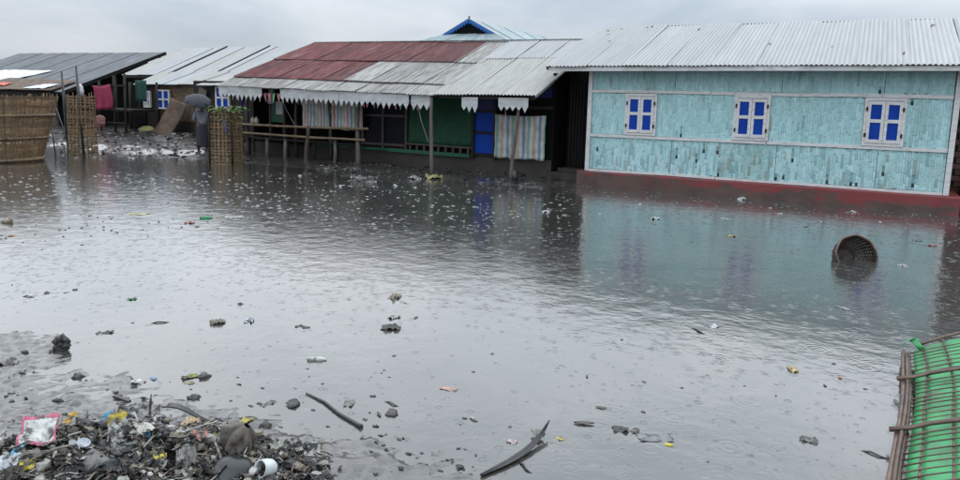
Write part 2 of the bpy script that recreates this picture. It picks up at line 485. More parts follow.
# ---------------------------------------------------------------- mesh helpers
class MB:
    def __init__(s):
        s.v, s.f, s.c = [], [], []
        s.cur = (1, 1, 1)

    def face(s, idx):
        s.f.append(idx)
        s.c.append(s.cur)

    def poly(s, pts):
        o = len(s.v)
        s.v += [tuple(p) for p in pts]
        s.face(tuple(range(o, o + len(pts))))

    def box(s, c, d, rot=None, taper=1.0):
        """centre, full sizes, optional rotation matrix"""
        o = len(s.v)
        c = Vector(c)
        for z in (-.5, .5):
            k = taper if z > 0 else 1
            for x, y in ((-.5, -.5), (.5, -.5), (.5, .5), (-.5, .5)):
                p = Vector((x * d[0] * k, y * d[1] * k, z * d[2]))
                if rot is not None:
                    p = rot @ p
                s.v.append(tuple(c + p))
        for q in ((0, 3, 2, 1), (4, 5, 6, 7), (0, 1, 5, 4), (1, 2, 6, 5), (2, 3, 7, 6), (3, 0, 4, 7)):
            s.face(tuple(o + i for i in q))

    def span(s, x0, x1, y0, y1, z0, z1):
        s.box(((x0 + x1) / 2, (y0 + y1) / 2, (z0 + z1) / 2), (x1 - x0, y1 - y0, z1 - z0))

    def beam(s, a, b, w, h, upv=(0, 0, 1)):
        a, b = Vector(a), Vector(b)
        z = (b - a)
        L = z.length
        z.normalize()
        x = Vector(upv).cross(z)
        if x.length < 1e-4:
            x = Vector((1, 0, 0)).cross(z)
        x.normalize()
        y = z.cross(x)
        s.box((a + b) / 2, (w, h, L), Matrix((x, y, z)).transposed())

    def tube(s, pts, rad, seg=8, cap=True):
        pts = [Vector(p) for p in pts]
        n = len(pts)
        rad = rad if isinstance(rad, (list, tuple)) else [rad] * n
        o = len(s.v)
        ref = None
        for i, p in enumerate(pts):
            d = (pts[min(i + 1, n - 1)] - pts[max(i - 1, 0)]).normalized()
            if ref is None:
                ref = Vector((0, 0, 1)).cross(d)
                if ref.length < 0.1:
                    ref = Vector((1, 0, 0)).cross(d)
            ref = (ref - d * ref.dot(d)).normalized()
            w = d.cross(ref)
            for k in range(seg):
                a = 2 * math.pi * k / seg
                s.v.append(tuple(p + (ref * math.cos(a) + w * math.sin(a)) * rad[i]))
        for i in range(n - 1):
            for k in range(seg):
                k2 = (k + 1) % seg
                s.face((o + i * seg + k, o + i * seg + k2, o + (i + 1) * seg + k2, o + (i + 1) * seg + k))
        if cap:
            s.face(tuple(o + k for k in reversed(range(seg))))
            s.face(tuple(o + (n - 1) * seg + k for k in range(seg)))

    def lathe(s, prof, seg=16, c=(0, 0, 0), mtx=None):
        o = len(s.v)
        for r, z in prof:
            for k in range(seg):
                a = 2 * math.pi * k / seg
                p = Vector((r * math.cos(a), r * math.sin(a), z))
                if mtx is not None:
                    p = mtx @ p
                s.v.append(tuple(p + Vector(c)))
        for i in range(len(prof) - 1):
            for k in range(seg):
                k2 = (k + 1) % seg
                s.face((o + i * seg + k, o + i * seg + k2, o + (i + 1) * seg + k2, o + (i + 1) * seg + k))

    def grid(s, fn, nu, nv):
        o = len(s.v)
        for j in range(nv + 1):
            for i in range(nu + 1):
                s.v.append(tuple(fn(i / nu, j / nv)))
        w = nu + 1
        for j in range(nv):
            for i in range(nu):
                s.face((o + j * w + i, o + j * w + i + 1, o + (j + 1) * w + i + 1, o + (j + 1) * w + i))

    def build(s, name, mat, parent=None, smooth=False, thick=0.0, loc=None, **k):
        me = bpy.data.meshes.new(name)
        me.from_pydata(s.v, [], s.f)
        if any(c != (1, 1, 1) for c in s.c) or (isinstance(mat, str) and mat.startswith('tin_')):
            ca = me.color_attributes.new('Col', 'FLOAT_COLOR', 'CORNER')
            buf = []
            for f, c in zip(s.f, s.c):
                buf += [c[0], c[1], c[2], 1.0] * len(f)
            ca.data.foreach_set('color', buf)
        if smooth:
            me.polygons.foreach_set('use_smooth', [True] * len(me.polygons))
        me.materials.append(M[mat] if isinstance(mat, str) else mat)
        me.update()
        o = bpy.data.objects.new(name, me)
        col.objects.link(o)
        if parent is not None:
            o.parent = parent
        if loc is not None:
            o.location = loc
        if thick:
            md = o.modifiers.new('solid', 'SOLIDIFY')
            md.thickness = thick
            md.offset = 0
        tag(o, **k)
        return o


def tag(o, label=None, cat=None, group=None, kind=None):
    if label:
        o['label'] = label
    if cat:
        o['category'] = cat
    if group:
        o['group'] = group
    if kind:
        o['kind'] = kind
    return o


def empty(name, loc, label, cat, group=None, rz=0):
    o = bpy.data.objects.new(name, None)
    o.empty_display_size = 0.2
    col.objects.link(o)
    o.location = loc
    o.rotation_euler = (0, 0, rz)
    return tag(o, label, cat, group)


def link_copy(src, parent, mtx=None, loc=None):
    o = src.copy()
    col.objects.link(o)
    o.parent = parent
    if mtx is not None:
        o.matrix_local = mtx
    if loc is not None:
        o.location = loc
    return o


def nf(x, y, s=1.0, z=0.0):
    return mn.noise(Vector((x * s, y * s, z)))


def sstep(a, b, x):
    t = max(0.0, min(1.0, (x - a) / (b - a)))
    return t * t * (3 - 2 * t)


# ---------------------------------------------------------------- ground and water
def ground_h(x, y):
    n1 = nf(x, y, 0.45, 1.0)
    n2 = nf(x, y, 1.7, 2.0)
    n3 = nf(x, y, 6.0, 3.0)
    n4 = nf(x, y, 17.0, 4.0)
    h = -0.10 + 0.02 * n1
    # bank under the shops
    if y > -3.5:
        wx = 1 - sstep(-7.2, -6.6, x)
        b = sstep(-2.3 + 0.35 * n1, -0.2, y) * wx
        h += b * (0.215 + 0.04 * n2)
        # ground round the blue house stays just under water
        h += sstep(-1.0, 0.6, y) * (1 - wx) * 0.09
        h += 0.02 * n3 * sstep(-2.5, -1, y)
    # churned mud between the far huts
    if x < -14:
        q = sstep(-15.5, -18.5, x) * sstep(-4.2 + 0.8 * n1, -0.2, y)
        h += q * (0.025 + 0.045 * n2 + 0.045 * n1 + 0.015 * n3) + sstep(-15.8, -18.5, x) * sstep(-1.6, 2.2, y) * 0.30
    h += sstep(-36, -60, x) * 0.15 + sstep(5, 12, x) * 0.2 + sstep(9, 20, y) * 0.2
    # mud flat where the photographer stands
    if y < -9:
        edge = -11.55 - 0.13 * (x + 4.4) ** 2 * (0.5 if x < -4.4 else 1) + 0.28 * n1 + 0.16 * n2
        d = edge - y
        h += sstep(-0.85, 0.75, d) * 0.0955
        m = sstep(-0.6, 0.3, d)
        h += m * (0.012 * n2 + 0.015 * n3 + 0.018 * n4 + 0.014 * nf(x, y, 29.0, 6.0))
        h += sstep(-13.5, -15.5, y) * 0.2
        # low mound under the rubbish heap
        hx, hy = x + 4.55, y + 13.05
        ca, sa = 0.868, 0.497
        a, bb = hx * ca + hy * sa, -hx * sa + hy * ca
        h += 0.15 * math.exp(-((a / 0.95) ** 2 + (bb / 0.42) ** 2)) + 0.02 * n3 * math.exp(-((a / 1.2) ** 2 + (bb / 0.6) ** 2))
    return h


def axis(parts):
    out = []
    for a, b, st in parts:
        n = max(1, round((b - a) / st))
        out += [a + (b - a) * i / n for i in range(n)]
    out.append(parts[-1][1])
    return out


gx = axis([(-400, -60, 40), (-60, -34, 2), (-34, -17, 0.28), (-17, -8, 0.16), (-8, -6.6, 0.06), (-6.6, -1.9, 0.026), (-1.9, -1, 0.06), (-1, 3, 0.2), (3, 20, 1), (20, 400, 40)])
gy = axis([(-400, -20, 40), (-20, -15, 0.5), (-15, -13.6, 0.15), (-13.6, -11.0, 0.026), (-11.0, -10.6, 0.06), (-10.6, -4, 0.3), (-4, 3, 0.16), (3, 12, 0.5), (12, 40, 4), (40, 400, 45)])
g = MB()
W = len(gx)
g.v = [(x, y, ground_h(x, y)) for y in gy for x in gx]
for j in range(len(gy) - 1):
    for i in range(W - 1):
        g.face((j * W + i, j * W + i + 1, (j + 1) * W + i + 1, (j + 1) * W + i))
g.build('ground', 'mud', smooth=True, kind='structure')

w = MB()
w.poly([(-60, -14.2, 0), (8, -14.2, 0), (8, 8, 0), (-60, 8, 0)])
w.build('water', 'water', kind='structure')

# rings thrown up by rain drops, and the bubbles they leave
rr = random.Random(3)
s = MB()
for i in range(9500):
    px = rr.uniform(-20, 980)
    py = rr.uniform(172, 470)
    if rr.random() < 0.6:
        py = rr.uniform(172, 310)
    p = at(px, py)
    if p.y > -0.25 or ground_h(p.x, p.y) > -0.012:
        continue
    dist = (p - CAM).length
    if dist < 7 and rr.random() < 0.7:
        continue
    rad = (0.007 + 0.030 * rr.random() ** 2) * (1.0 if dist > 8 else 0.8)
    h = rad * rr.uniform(0.10, 0.24) * min(1.1, max(0.018, (dist - 7.5) / 6))
    o = len(s.v)
    K = 10
    for q, (k, z) in enumerate(((0.55, 0.0005), (0.82, h), (1.15, -0.001))):
        for a in range(K):
            t = a * 2 * math.pi / K
            s.v.append((p.x + math.cos(t) * rad * k, p.y + math.sin(t) * rad * k, z))
    for q in range(2):
        for a in range(K):
            b = (a + 1) % K
            s.face((o + q * K + a, o + q * K + b, o + (q + 1) * K + b, o + (q + 1) * K + a))
for i in range(600):
    p = at(rr.uniform(-20, 980), rr.uniform(175, 265))
    if (p - CAM).length < 9.5 or p.y > -0.25 or ground_h(p.x, p.y) > -0.012:
        continue
    rad = rr.uniform(0.008, 0.02)
    s.lathe([(rad, -0.001), (rad * 0.8, rad * 0.5), (rad * 0.3, rad * 0.8), (0.0001, rad * 0.85)], 7, (p.x, p.y, 0))
s.build('rain_splashes', 'drop', smooth=True, label='rings and bubbles of rain drops hitting the puddle', cat='rain splashes', kind='stuff')


# ---------------------------------------------------------------- tin roofs
def trough_tone(m, nu, nv, per, rs):
    """darken the face colour along the valleys of the corrugation"""
    cols = []
    for i in range(nu):
        ph_ = ((i + 0.5) % per) / per
        k = 0.74 if 0.33 < ph_ < 0.67 else (0.90 if 0.16 < ph_ < 0.84 else 1.0)  # valley columns get a darker tone so the ribs stand out
        cols.append(k * rs.uniform(0.95, 1.02))
    m.c = [(cols[i], cols[i] * 0.99, cols[i] * 0.97) for j in range(nv) for i in range(nu)]


def corr_mesh(name, w, L, mat, period=0.082, amp=0.013, seed=0, nl=5):
    m = MB()
    n = max(2, round(w / period)) * 6
    rs = random.Random(seed)
    ph = rs.uniform(0, 6)

    def fn(a, b):
        x, y = a * w, b * L
        z = amp * math.cos(2 * math.pi * x / period) + 0.006 * math.sin(3 * b + ph) + 0.004 * math.sin(9 * b + ph * 2) * math.sin(4 * a + ph)
        return (x, y + 0.004 * math.sin(17 * a + ph), z)
    m.grid(fn, n, nl)
    trough_tone(m, n, nl, 6, rs)
    return m.build(name, mat, smooth=True)


def roof_row(parent, x0, x1, y0, z0a, z0b, y1, z1a, z1b, mat_fn, width=0.8, lift=0.0, seed=1, name='roof_sheet', variants=3):
    """a row of overlapping tin sheets from the eave line (x0..x1,y0,z0a..z0b) up to (x0..x1,y1,z1a..z1b)"""
    rs = random.Random(seed)
    n = max(1, round((x1 - x0) / width))
    wd = (x1 - x0) / n
    protos = {}
    for i in range(n):
        xa = x0 + i * wd
        t = (i + 0.5) / n
        za, zb = z0a + (z0b - z0a) * t, z1a + (z1b - z1a) * t
        L = math.hypot(y1 - y0, zb - za)
        mat = mat_fn(xa + wd / 2, i)
        key = (mat, rs.randrange(variants))
        if key not in protos:
            protos[key] = o = corr_mesh(name, wd + 0.06, L, mat, seed=seed * 10 + key[1])
            o.parent = parent
        else:
            o = link_copy(protos[key], parent)
        ang = math.atan2(zb - za, y1 - y0)
        tilt = math.atan2(z0b - z0a, x1 - x0)
        mt = Matrix.Translation(Vector((xa, y0 + rs.uniform(-0.03, 0.02), za + lift + (0.008 if i % 2 else 0.0))) - parent.location) @ \
            Matrix.Rotation(ang, 4, 'X') @ Matrix.Rotation(rs.uniform(-0.006, 0.006), 4, 'Z') @ Matrix.Rotation(-tilt, 4, 'Y')
        o.matrix_local = mt


# ---------------------------------------------------------------- blue house
house = empty('blue_house', (-3.4, 0, 0), 'long house with turquoise plaited bamboo walls and white trim on a red plinth', 'house')
HO = Vector((3.4, 0, 0))          # world -> house-local shift


def hpart(mb, name, mat, **k):
    mb.v = [(x + 3.4, y, z) for x, y, z in mb.v]
    o = mb.build(name, mat, house, **k)
    return o


# plinth with a broken edge (kept in its own coordinates so the paint mask can use X and Z)
p = MB()
NX = 70
for j, (y, z) in enumerate(((-0.125, -0.2), (-0.11, 0.0), (-0.09, 0.285), (-0.07, 0.31), (0.05, 0.318), (4.9, 0.318))):
    for i in range(NX + 1):
        x = -6.88 + 7.0 * i / NX
        k = nf(x, z * 3, 3.0, 9.0)
        p.v.append((x, y + (0.014 * k if j < 4 else 0), z + (0.010 * nf(x, 5, 4.0) if 1 < j < 4 else 0)))
for j in range(5):
    for i in range(NX):
        a = j * (NX + 1) + i
        p.face((a, a + 1, a + NX + 2, a + NX + 1))
e = [(j * (NX + 1)) for j in range(6)]
o0 = len(p.v)
p.v += [(-6.88, 4.9, -0.2), (0.12, 4.9, -0.2)]
p.face(tuple(reversed(e)) + (o0,))
p.face(tuple(j + NX for j in e) + (o0 + 1,))
p.face((o0, o0 + 1, e[5] + NX, e[5]))
po = p.build('plinth', 'plinth', house)
po.location = (3.4, 0, 0)

for x, lean in ((-6.68, 0.0), (-0.1, 0.01)):
    p = MB()
    p.beam((x, 0.0, 0.319), (x + lean, 0.0, 2.46), 0.085, 0.09, (0, 1, 0))
    hpart(p, 'corner_post', 'white_wood')
WX = (-5.57, -3.40, -1.155)
WW = 0.66


def rail(x0, x1, z, hgt, y=-0.03, seed=0):
    p = MB()
    n = max(2, int((x1 - x0) / 0.4))
    for i in range(n):
        a, b = x0 + (x1 - x0) * i / n, x0 + (x1 - x0) * (i + 1) / n
        za, zb = [z + 0.012 * nf(v, seed, 0.7, 3.3) for v in (a, b)]
        o = len(p.v)
        for xx, zz in ((a, za), (b, zb)):
            p.v += [(xx, y, zz - hgt / 2), (xx, y, zz + hgt / 2), (xx, y + 0.05, zz + hgt / 2), (xx, y + 0.05, zz - hgt / 2)]
        for q in ((0, 4, 5, 1), (1, 5, 6, 2), (3, 2, 6, 7), (0, 3, 7, 4)):
            p.face(tuple(o + k for k in q))
        if i == 0:
            p.face((o, o + 1, o + 2, o + 3))
        if i == n - 1:
            p.face((o + 4, o + 7, o + 6, o + 5))
    hpart(p, 'wall_rail', 'white_wood')


rail(-6.64, -4.0, 0.345, 0.05, seed=1)
rail(-3.99, -0.15, 0.345, 0.05, seed=2)
rail(-6.64, -3.1, 1.09, 0.06, seed=3)
rail(-3.09, -0.15, 1.09, 0.06, seed=4)
rail(-6.64, -4.2, 2.015, 0.06, seed=5)
rail(-4.19, -0.15, 2.015, 0.065, seed=6)


def strips(x0, x1, z0, z1, seed, worn):
    """plaited bamboo: upright strips passing over and under, paint gone here and there"""
    rs = random.Random(seed)
    p = MB()
    p.cur = (0.33, 0.52, 0.53)
    p.poly([(x0, 0.022, z0), (x1, 0.022, z0), (x1, 0.022, z1), (x0, 0.022, z1)])
    wdt = 0.044
    n = round((x1 - x0) / wdt)
    wdt = (x1 - x0) / n
    for i in range(n):
        xa = x0 + i * wdt
        z = z0 - rs.uniform(0, 0.15)
        lean = 0.004 * nf(xa, 1, 3)
        while z < z1:
            L = rs.choice((0.10, 0.14, 0.18, 0.22, 0.26))
            a, b = max(z + 0.002, z0), min(z + L - 0.002, z1)
            z += L
            if b - a < 0.02:
                continue
            rel = (a - z0) / (z1 - z0)
            blot = nf(xa, a, 1.6, seed)
            t = rs.random()
            wear = worn * (0.45 + 0.9 * (1 - rel) + 0.7 * blot)
            base = (0.50, 0.74, 0.74)
            j = rs.uniform(0.92, 1.07)
            c = tuple(v * j for v in base)
            if t < 0.016 * wear:
                c = (0.03, 0.04, 0.04)
            elif t < 0.04 * wear:
                c = (0.42 * j, 0.48 * j, 0.43 * j)
            elif t < 0.18 * wear:
                c = (0.345 * j, 0.545 * j, 0.555 * j)
            elif t < 0.38 * wear:
                c = (0.53 * j, 0.745 * j, 0.75 * j)
            elif t < 0.70:
                c = (c[0] * 0.90, c[1] * 0.94, c[2] * 0.94)
            hole = c[0] < 0.04
            if hole:
                b = min(b, a + 0.07)
            p.cur = c
            y = 0.016 if hole else rs.uniform(-0.006, 0.006)
            dy = rs.uniform(0.002, 0.006)
            ww = wdt * rs.uniform(0.46, 0.5)
            xm = xa + wdt / 2 + lean
            o = len(p.v)
            ym = y - dy
            p.v += [(xm - ww, y, a), (xm + ww, y, a), (xm + ww, ym, (a + b) / 2), (xm - ww, ym, (a + b) / 2), (xm + ww, y, b), (xm - ww, y, b),
                    (xm - ww, 0.02, a), (xm + ww, 0.02, a), (xm + ww, 0.02, b), (xm - ww, 0.02, b)]
            for q in ((0, 1, 2, 3), (3, 2, 4, 5), (6, 7, 1, 0), (7, 8, 4, 2, 1), (9, 6, 0, 3, 5), (8, 9, 5, 4)):
                p.face(tuple(o + k for k in q))
    hpart(p, 'plaited_mat', 'mat_teal', kind='stuff')


cuts = [-6.635, -4.9, -2.9, -1.2, -0.145]
for i in range(4):
    strips(cuts[i] + 0.004, cuts[i + 1] - 0.004, 0.372, 1.058, 20 + i, 1.25)
    strips(cuts[i] + 0.004, cuts[i + 1] - 0.004, 2.05, 2.46, 30 + i, 0.12)
edges = [-6.635]
for c in WX:
    edges += [c - WW / 2, c + WW / 2]
edges.append(-0.145)
for i in range(0, 8, 2):
    strips(edges[i] + 0.004, edges[i + 1] - 0.004, 1.122, 1.982, 40 + i, 0.20)

rs = random.Random(5)
for wi, c in enumerate(WX):
    z0, z1 = 1.125, 1.98
    p = MB()
    x0, x1 = c - WW / 2 + 3.4, c + WW / 2 + 3.4
    p.span(x0, x0 + 0.055, -0.05, 0.03, z0, z1)
    p.span(x1 - 0.055, x1, -0.05, 0.03, z0, z1)
    p.span(x0 + 0.055, x1 - 0.055, -0.047, 0.03, z0, z0 + 0.05)
    p.span(x0 + 0.055, x1 - 0.055, -0.047, 0.03, z1 - 0.05, z1)
    p.span(x0 + 0.055, x1 - 0.055, 0.02, 0.029, z0 + 0.05, z1 - 0.05)
    win = p.build('window', 'white_wood', house)
    for sgn in (-1, 1):
        s = MB()
        xa, xb = (x0 + 0.057, (x0 + x1) / 2 - 0.003) if sgn < 0 else ((x0 + x1) / 2 + 0.003, x1 - 0.057)
        za, zb = z0 + 0.053, z1 - 0.053 - rs.uniform(0, 0.008)
        st = 0.05
        zm = (za + zb) / 2 + 0.02
        s.span(xa, xa + st, -0.065, -0.02, za, zb)
        s.span(xb - st, xb, -0.065, -0.02, za, zb)
        for q0, q1 in ((za, za + 0.06), (zm - 0.03, zm + 0.03), (zb - 0.06, zb)):
            s.span(xa + st, xb - st, -0.062, -0.02, q0, q1)
        s.build('shutter', 'white_wood', win)
        for q0, q1 in ((za + 0.06, zm - 0.03), (zm + 0.03, zb - 0.06)):
            b = MB()
            b.span(xa + st - 0.003, xb - st + 0.003, -0.044, -0.03, q0 - 0.003, q1 + 0.003)
            b.build('blue_panel', 'blue_pane', win)
        for zh in (za + 0.14, zb - 0.14):
            b = MB()
            xh = x0 + 0.045 if sgn < 0 else x1 - 0.045
            b.span(xh - 0.016, xh + 0.016, -0.074, -0.048, zh - 0.035, zh + 0.035)
            b.build('hinge', 'iron_black', win)

p = MB()
p.beam((-7.50, -0.40, 2.452), (-3.2, -0.40, 2.474), 0.035, 0.085)
hpart(p, 'fascia_board', 'white_wood')
p = MB()
p.beam((-3.195, -0.40, 2.474), (0.75, -0.40, 2.485), 0.035, 0.085)
hpart(p, 'fascia_board', 'white_wood')
p = MB()
p.span(-6.68, -6.62, 0.05, 4.85, 0.319, 2.5)
p.poly([(-6.65, 0.05, 2.5), (-6.65, 4.85, 2.5), (-6.65, 2.9, 3.52)])
hpart(p, 'side_wall', 'dark_wood')
p = MB()
p.span(-0.13, -0.07, 0.05, 4.85, 0.319, 2.5)
p.poly([(-0.1, 0.05, 2.5), (-0.1, 4.85, 2.5), (-0.1, 2.9, 3.52)])
hpart(p, 'side_wall', 'grey_wood')
p = MB()
p.span(-6.62, -0.13, 4.8, 4.85, 0.319, 2.5)
hpart(p, 'back_wall', 'dark_wood')
p = MB()
p.poly([(-7.45, -0.38, 2.46), (0.7, -0.38, 2.46), (0.7, 0.0, 2.59), (-7.45, 0.0, 2.59)])
hpart(p, 'soffit', 'grey_wood', thick=0.01)
for yb in (0.0, 1.0, 2.0):
    p = MB()
    zb = 2.52 + (yb + 0.45) * 0.340 - 0.055
    p.beam((-7.45, yb, zb - 0.0), (0.7, yb, zb + 0.0), 0.05, 0.06)
    hpart(p, 'purlin', 'grey_wood')
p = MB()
p.beam((-7.4, 2.93, 3.625), (0.7, 2.93, 3.625), 0.04, 0.07)  # black strip added to give the shadow gap under the sheet ends
hpart(p, 'ridge_shade_strip', 'iron_black')
roof_row(house, -7.53, 0.75, -0.46, 2.512, 2.535, 2.9, 3.655, 3.665, lambda x, i: 'tin_pale', 0.83, seed=2)
roof_row(house, -7.53, 0.75, 6.2, 2.52, 2.52, 2.96, 3.635, 3.64, lambda x, i: 'tin_pale', 0.83, seed=3) if False else None
rs = random.Random(77)
for x, t in ((-7.2, 0.86), (-7.05, 0.74), (-6.9, 0.9), (-6.2, 0.95), (-5.0, 0.83), (-3.3, 0.42), (-2.15, 0.35), (-0.95, 0.2), (-0.45, 0.8), (-6.8, 0.55), (-6.3, 0.93)):
    p = MB()
    yy, zz_ = -0.46 + 3.36 * t, 2.525 + 1.135 * t
    w_, h_ = rs.uniform(0.02, 0.05), rs.uniform(0.05, 0.16)
    p.poly([(x + w_ * rs.uniform(-1, -0.5), yy, zz_ + 0.02), (x + w_ * rs.uniform(0.2, 1), yy, zz_ + 0.02), (x + w_, yy + h_ * 0.5, zz_ + 0.02 + h_ * 0.17), (x + w_ * 0.6, yy + h_, zz_ + 0.02 + h_ * 0.34), (x - w_ * 0.4, yy + h_ * 0.8, zz_ + 0.02 + h_ * 0.27)])
    hpart(p, 'rust_patch', 'brown_wood', thick=0.004)
p = MB()
p.poly([(-7.53, 2.96, 3.64), (0.75, 2.96, 3.64), (0.75, 6.2, 2.52), (-7.53, 6.2, 2.52)])
hpart(p, 'back_roof_slope', 'tin_pale', thick=0.01)
p = MB()
p.beam((-7.53, -0.44, 2.47), (-7.53, 2.9, 3.61), 0.03, 0.08)
hpart(p, 'barge_board', 'grey_wood')

# ---------------------------------------------------------------- shop row
row = empty('shop_row', (-12, 0, 0), 'long low shop row under patched red and grey tin roof with zigzag white valance', 'shop row')


def rp(mb, name, mat, parent=None, **k):
    mb.v = [(x + 12, y, z) for x, y, z in mb.v]
    return mb.build(name, mat, row if parent is None else parent, **k)


def eave_z(x):
    return 1.985 + (1.84 - 1.985) * (x + 16.9) / 6.9


EX0, EX1 = -16.85, -10.0
roof_row(row, EX0, EX1, -0.95, 1.985, 1.845, -0.22, 2.245, 2.115, lambda x, i: 'tin_grey', 0.76, lift=0.0, seed=11)
roof_row(row, EX0, EX1, -0.32, 2.225, 2.095, 1.3, 2.80, 2.69, lambda x, i: 'tin_red' if x < -12.9 else 'tin_grey', 0.76, lift=0.014, seed=12)
roof_row(row, EX0, EX1, 1.2, 2.775, 2.665, 3.05, 3.42, 3.35, lambda x, i: 'tin_red' if x < -10.75 else 'tin_grey', 0.76, lift=0.028, seed=13)
roof_row(row, -10.06, -7.56, -0.97, 1.835, 1.855, 1.62, 2.80, 2.83, lambda x, i: 'tin_cream', 0.83, lift=0.03, seed=14)
roof_row(row, -10.06, -7.56, 1.5, 2.755, 2.785, 3.1, 3.345, 3.36, lambda x, i: 'tin_pale', 0.83, lift=0.045, seed=15)
p = MB()
p.poly([(EX0, 3.1, 3.40), (-7.5, 3.1, 3.33), (-7.5, 6.5, 2.2), (EX0, 6.5, 2.2)])
rp(p, 'back_roof_slope', 'tin_grey', thick=0.01)
p = MB()
p.beam((EX0, 3.06, 3.435), (-7.5, 3.06, 3.385), 0.16, 0.02)
rp(p, 'ridge_cap', 'tin_grey')
p = MB()
p.beam((-7.56, -0.93, 1.86), (-7.56, 3.0, 3.32), 0.03, 0.06)
rp(p, 'barge_board', 'tin_grey')
# purlins
for yb in (-0.85, 0.15, 1.5, 2.9):
    p = MB()
    zz = lambda x: eave_z(x) + (yb + 0.95) * 0.365 - 0.05
    p.beam((EX0 + 0.1, yb, zz(EX0)), (-10.0, yb, zz(-10.0) - 0.01), 0.05, 0.06)
    p.beam((-9.995, yb, zz(-10.0) - 0.01), (-7.6, yb, zz(-10.0) - 0.01), 0.05, 0.06)
    rp(p, 'purlin', 'dark_wood')


def zigzag(x0, x1, y, ztop0, ztop1, drop, tooth, seed):
    rs = random.Random(seed)
    p = MB()
    n = max(2, round((x1 - x0) / tooth))
    for i in range(n):
        a, b = x0 + (x1 - x0) * i / n, x0 + (x1 - x0) * (i + 1) / n
        ta = ztop0 + (ztop1 - ztop0) * i / n
        tb = ztop0 + (ztop1 - ztop0) * (i + 1) / n
        k = rs.uniform(0.85, 1.15)
        yj = y + rs.uniform(-0.006, 0.006)
        p.poly([(a, y, ta), (a, y, ta - drop * 0.64), ((a + b) / 2 + rs.uniform(-.01, .01), yj - 0.01, ta - drop * k), (b, y, tb - drop * 0.64), (b, y, tb)])
    return rp(p, 'valance', 'white_tin', thick=0.006)


def vz(x):
    return eave_z(x) - 0.012


for i, (a, b) in enumerate(((-16.8, -15.25), (-14.62, -12.75), (-12.74, -10.72), (-10.66, -10.15))):
    zigzag(a, b, -0.90, vz(a), vz(b), 0.31, 0.155, 50 + i)
zigzag(-9.32, -8.92, -0.92, 1.815, 1.82, 0.30, 0.135, 60)
zigzag(-8.42, -7.72, -0.92, 1.825, 1.83, 0.28, 0.14, 61)

# posts (crooked trunks)
for x, y, top, base, r0, ln in ((-10.08, -0.90, 1.80, -0.05, 0.045, 0.03), (-8.05, -0.80, 1.82, -0.08, 0.04, 0.06), (-12.5, -0.45, 1.95, -0.02, 0.055, -0.02), (-14.1, -0.5, 1.0, -0.03, 0.06, 0.05), (-16.35, -0.35, 2.05, 0.0, 0.05, 0.0), (-15.0, 0.1, 2.1, 0.1, 0.045, 0.02), (-13.75, 0.0, 2.1, 0.1, 0.045, -0.03)):
    pts, rad = [], []
    for k in range(8):
        t = k / 7
        pts.append((x + ln * math.sin(3 * t + x) + 0.02 * nf(x, t, 3), y + 0.02 * nf(t, x, 3), base + (top - base) * t))
        rad.append(r0 * (1.1 - 0.25 * t + 0.08 * nf(x, t, 5)))
    p = MB()
    p.tube(pts, rad, 9)
    rp(p, 'post', 'grey_wood' if x > -13 else 'brown_wood', smooth=True)
p = MB()
p.tube([(-8.05 + 0.03, -0.8, 0.0), (-8.04, -0.8, 0.28)], [0.075, 0.062], 9)
rp(p, 'post_wrapping', 'wet_black', smooth=True)
# slack ties
for a, b in (((-10.55, -0.85, 1.74), (-10.2, -0.86, 0.78)), ((-8.3, -0.85, 1.76), (-8.12, -0.86, 0.5)), ((-15.0, -0.5, 1.75), (-14.55, -0.45, 1.0))):
    p = MB()
    m_ = (Vector(a) + Vector(b)) / 2 + Vector((-0.03, 0, 0))
    p.tube([a, m_, b], 0.008, 5)
    rp(p, 'rope', 'rope')

# base wall, walls
WY = 0.2
p = MB()
p.span(-16.7, -7.62, WY + 0.02, WY + 0.3, -0.1, 0.46)
rp(p, 'base_wall', 'base_mud')
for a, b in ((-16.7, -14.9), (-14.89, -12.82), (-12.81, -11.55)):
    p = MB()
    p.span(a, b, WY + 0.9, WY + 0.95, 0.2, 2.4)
    rp(p, 'back_panel', 'shade_black')
p = MB()
p.span(-16.72, -16.66, WY, 5.8, 0.1, 2.4)
rp(p, 'end_wall', 'dark_wood')
p = MB()
p.span(-16.6, -7.7, 5.75, 5.8, 0.1, 2.4)
rp(p, 'back_wall', 'dark_wood')
p = MB()
p.span(-16.6, -11.5, WY + 0.02, WY + 0.95, 0.5, 0.54)
rp(p, 'shop_floor', 'dark_wood')
# green shutter with white cloth
p = MB()
p.span(-15.86, -15.42, 0.05, 0.09, 1.03, 1.24)
rp(p, 'green_panel', 'green_paint')
p = MB()
p.span(-15.86, -15.72, 0.05, 0.09, 1.245, 2.05)
rp(p, 'green_panel', 'green_paint')
p = MB()
p.span(-15.70, -15.45, 0.06, 0.085, 1.245, 1.6)
rp(p, 'pale_panel', 'white_tin')
for x in (-15.89, -15.39):
    p = MB()
    p.span(x - 0.025, x + 0.025, 0.03, 0.11, 0.55, 2.1)
    rp(p, 'door_post', 'brown_wood')
# dark blue window bay
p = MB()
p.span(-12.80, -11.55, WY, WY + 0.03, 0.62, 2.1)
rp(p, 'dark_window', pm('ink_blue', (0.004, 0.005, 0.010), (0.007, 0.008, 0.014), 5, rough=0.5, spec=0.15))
for x in (-12.83, -12.2, -11.50):
    p = MB()
    p.span(x - 0.03, x + 0.03, WY - 0.05, WY - 0.005, 0.50, 2.15)
    rp(p, 'window_post', 'brown_wood')
for z in (0.60, 1.32):
    p = MB()
    p.span(-12.79, -12.235, WY - 0.045, WY - 0.006, z - 0.03, z + 0.03)
    p.span(-12.165, -11.535, WY - 0.045, WY - 0.006, z - 0.03, z + 0.03)
    rp(p, 'window_rail', 'brown_wood')
# green netting bay
p = MB()


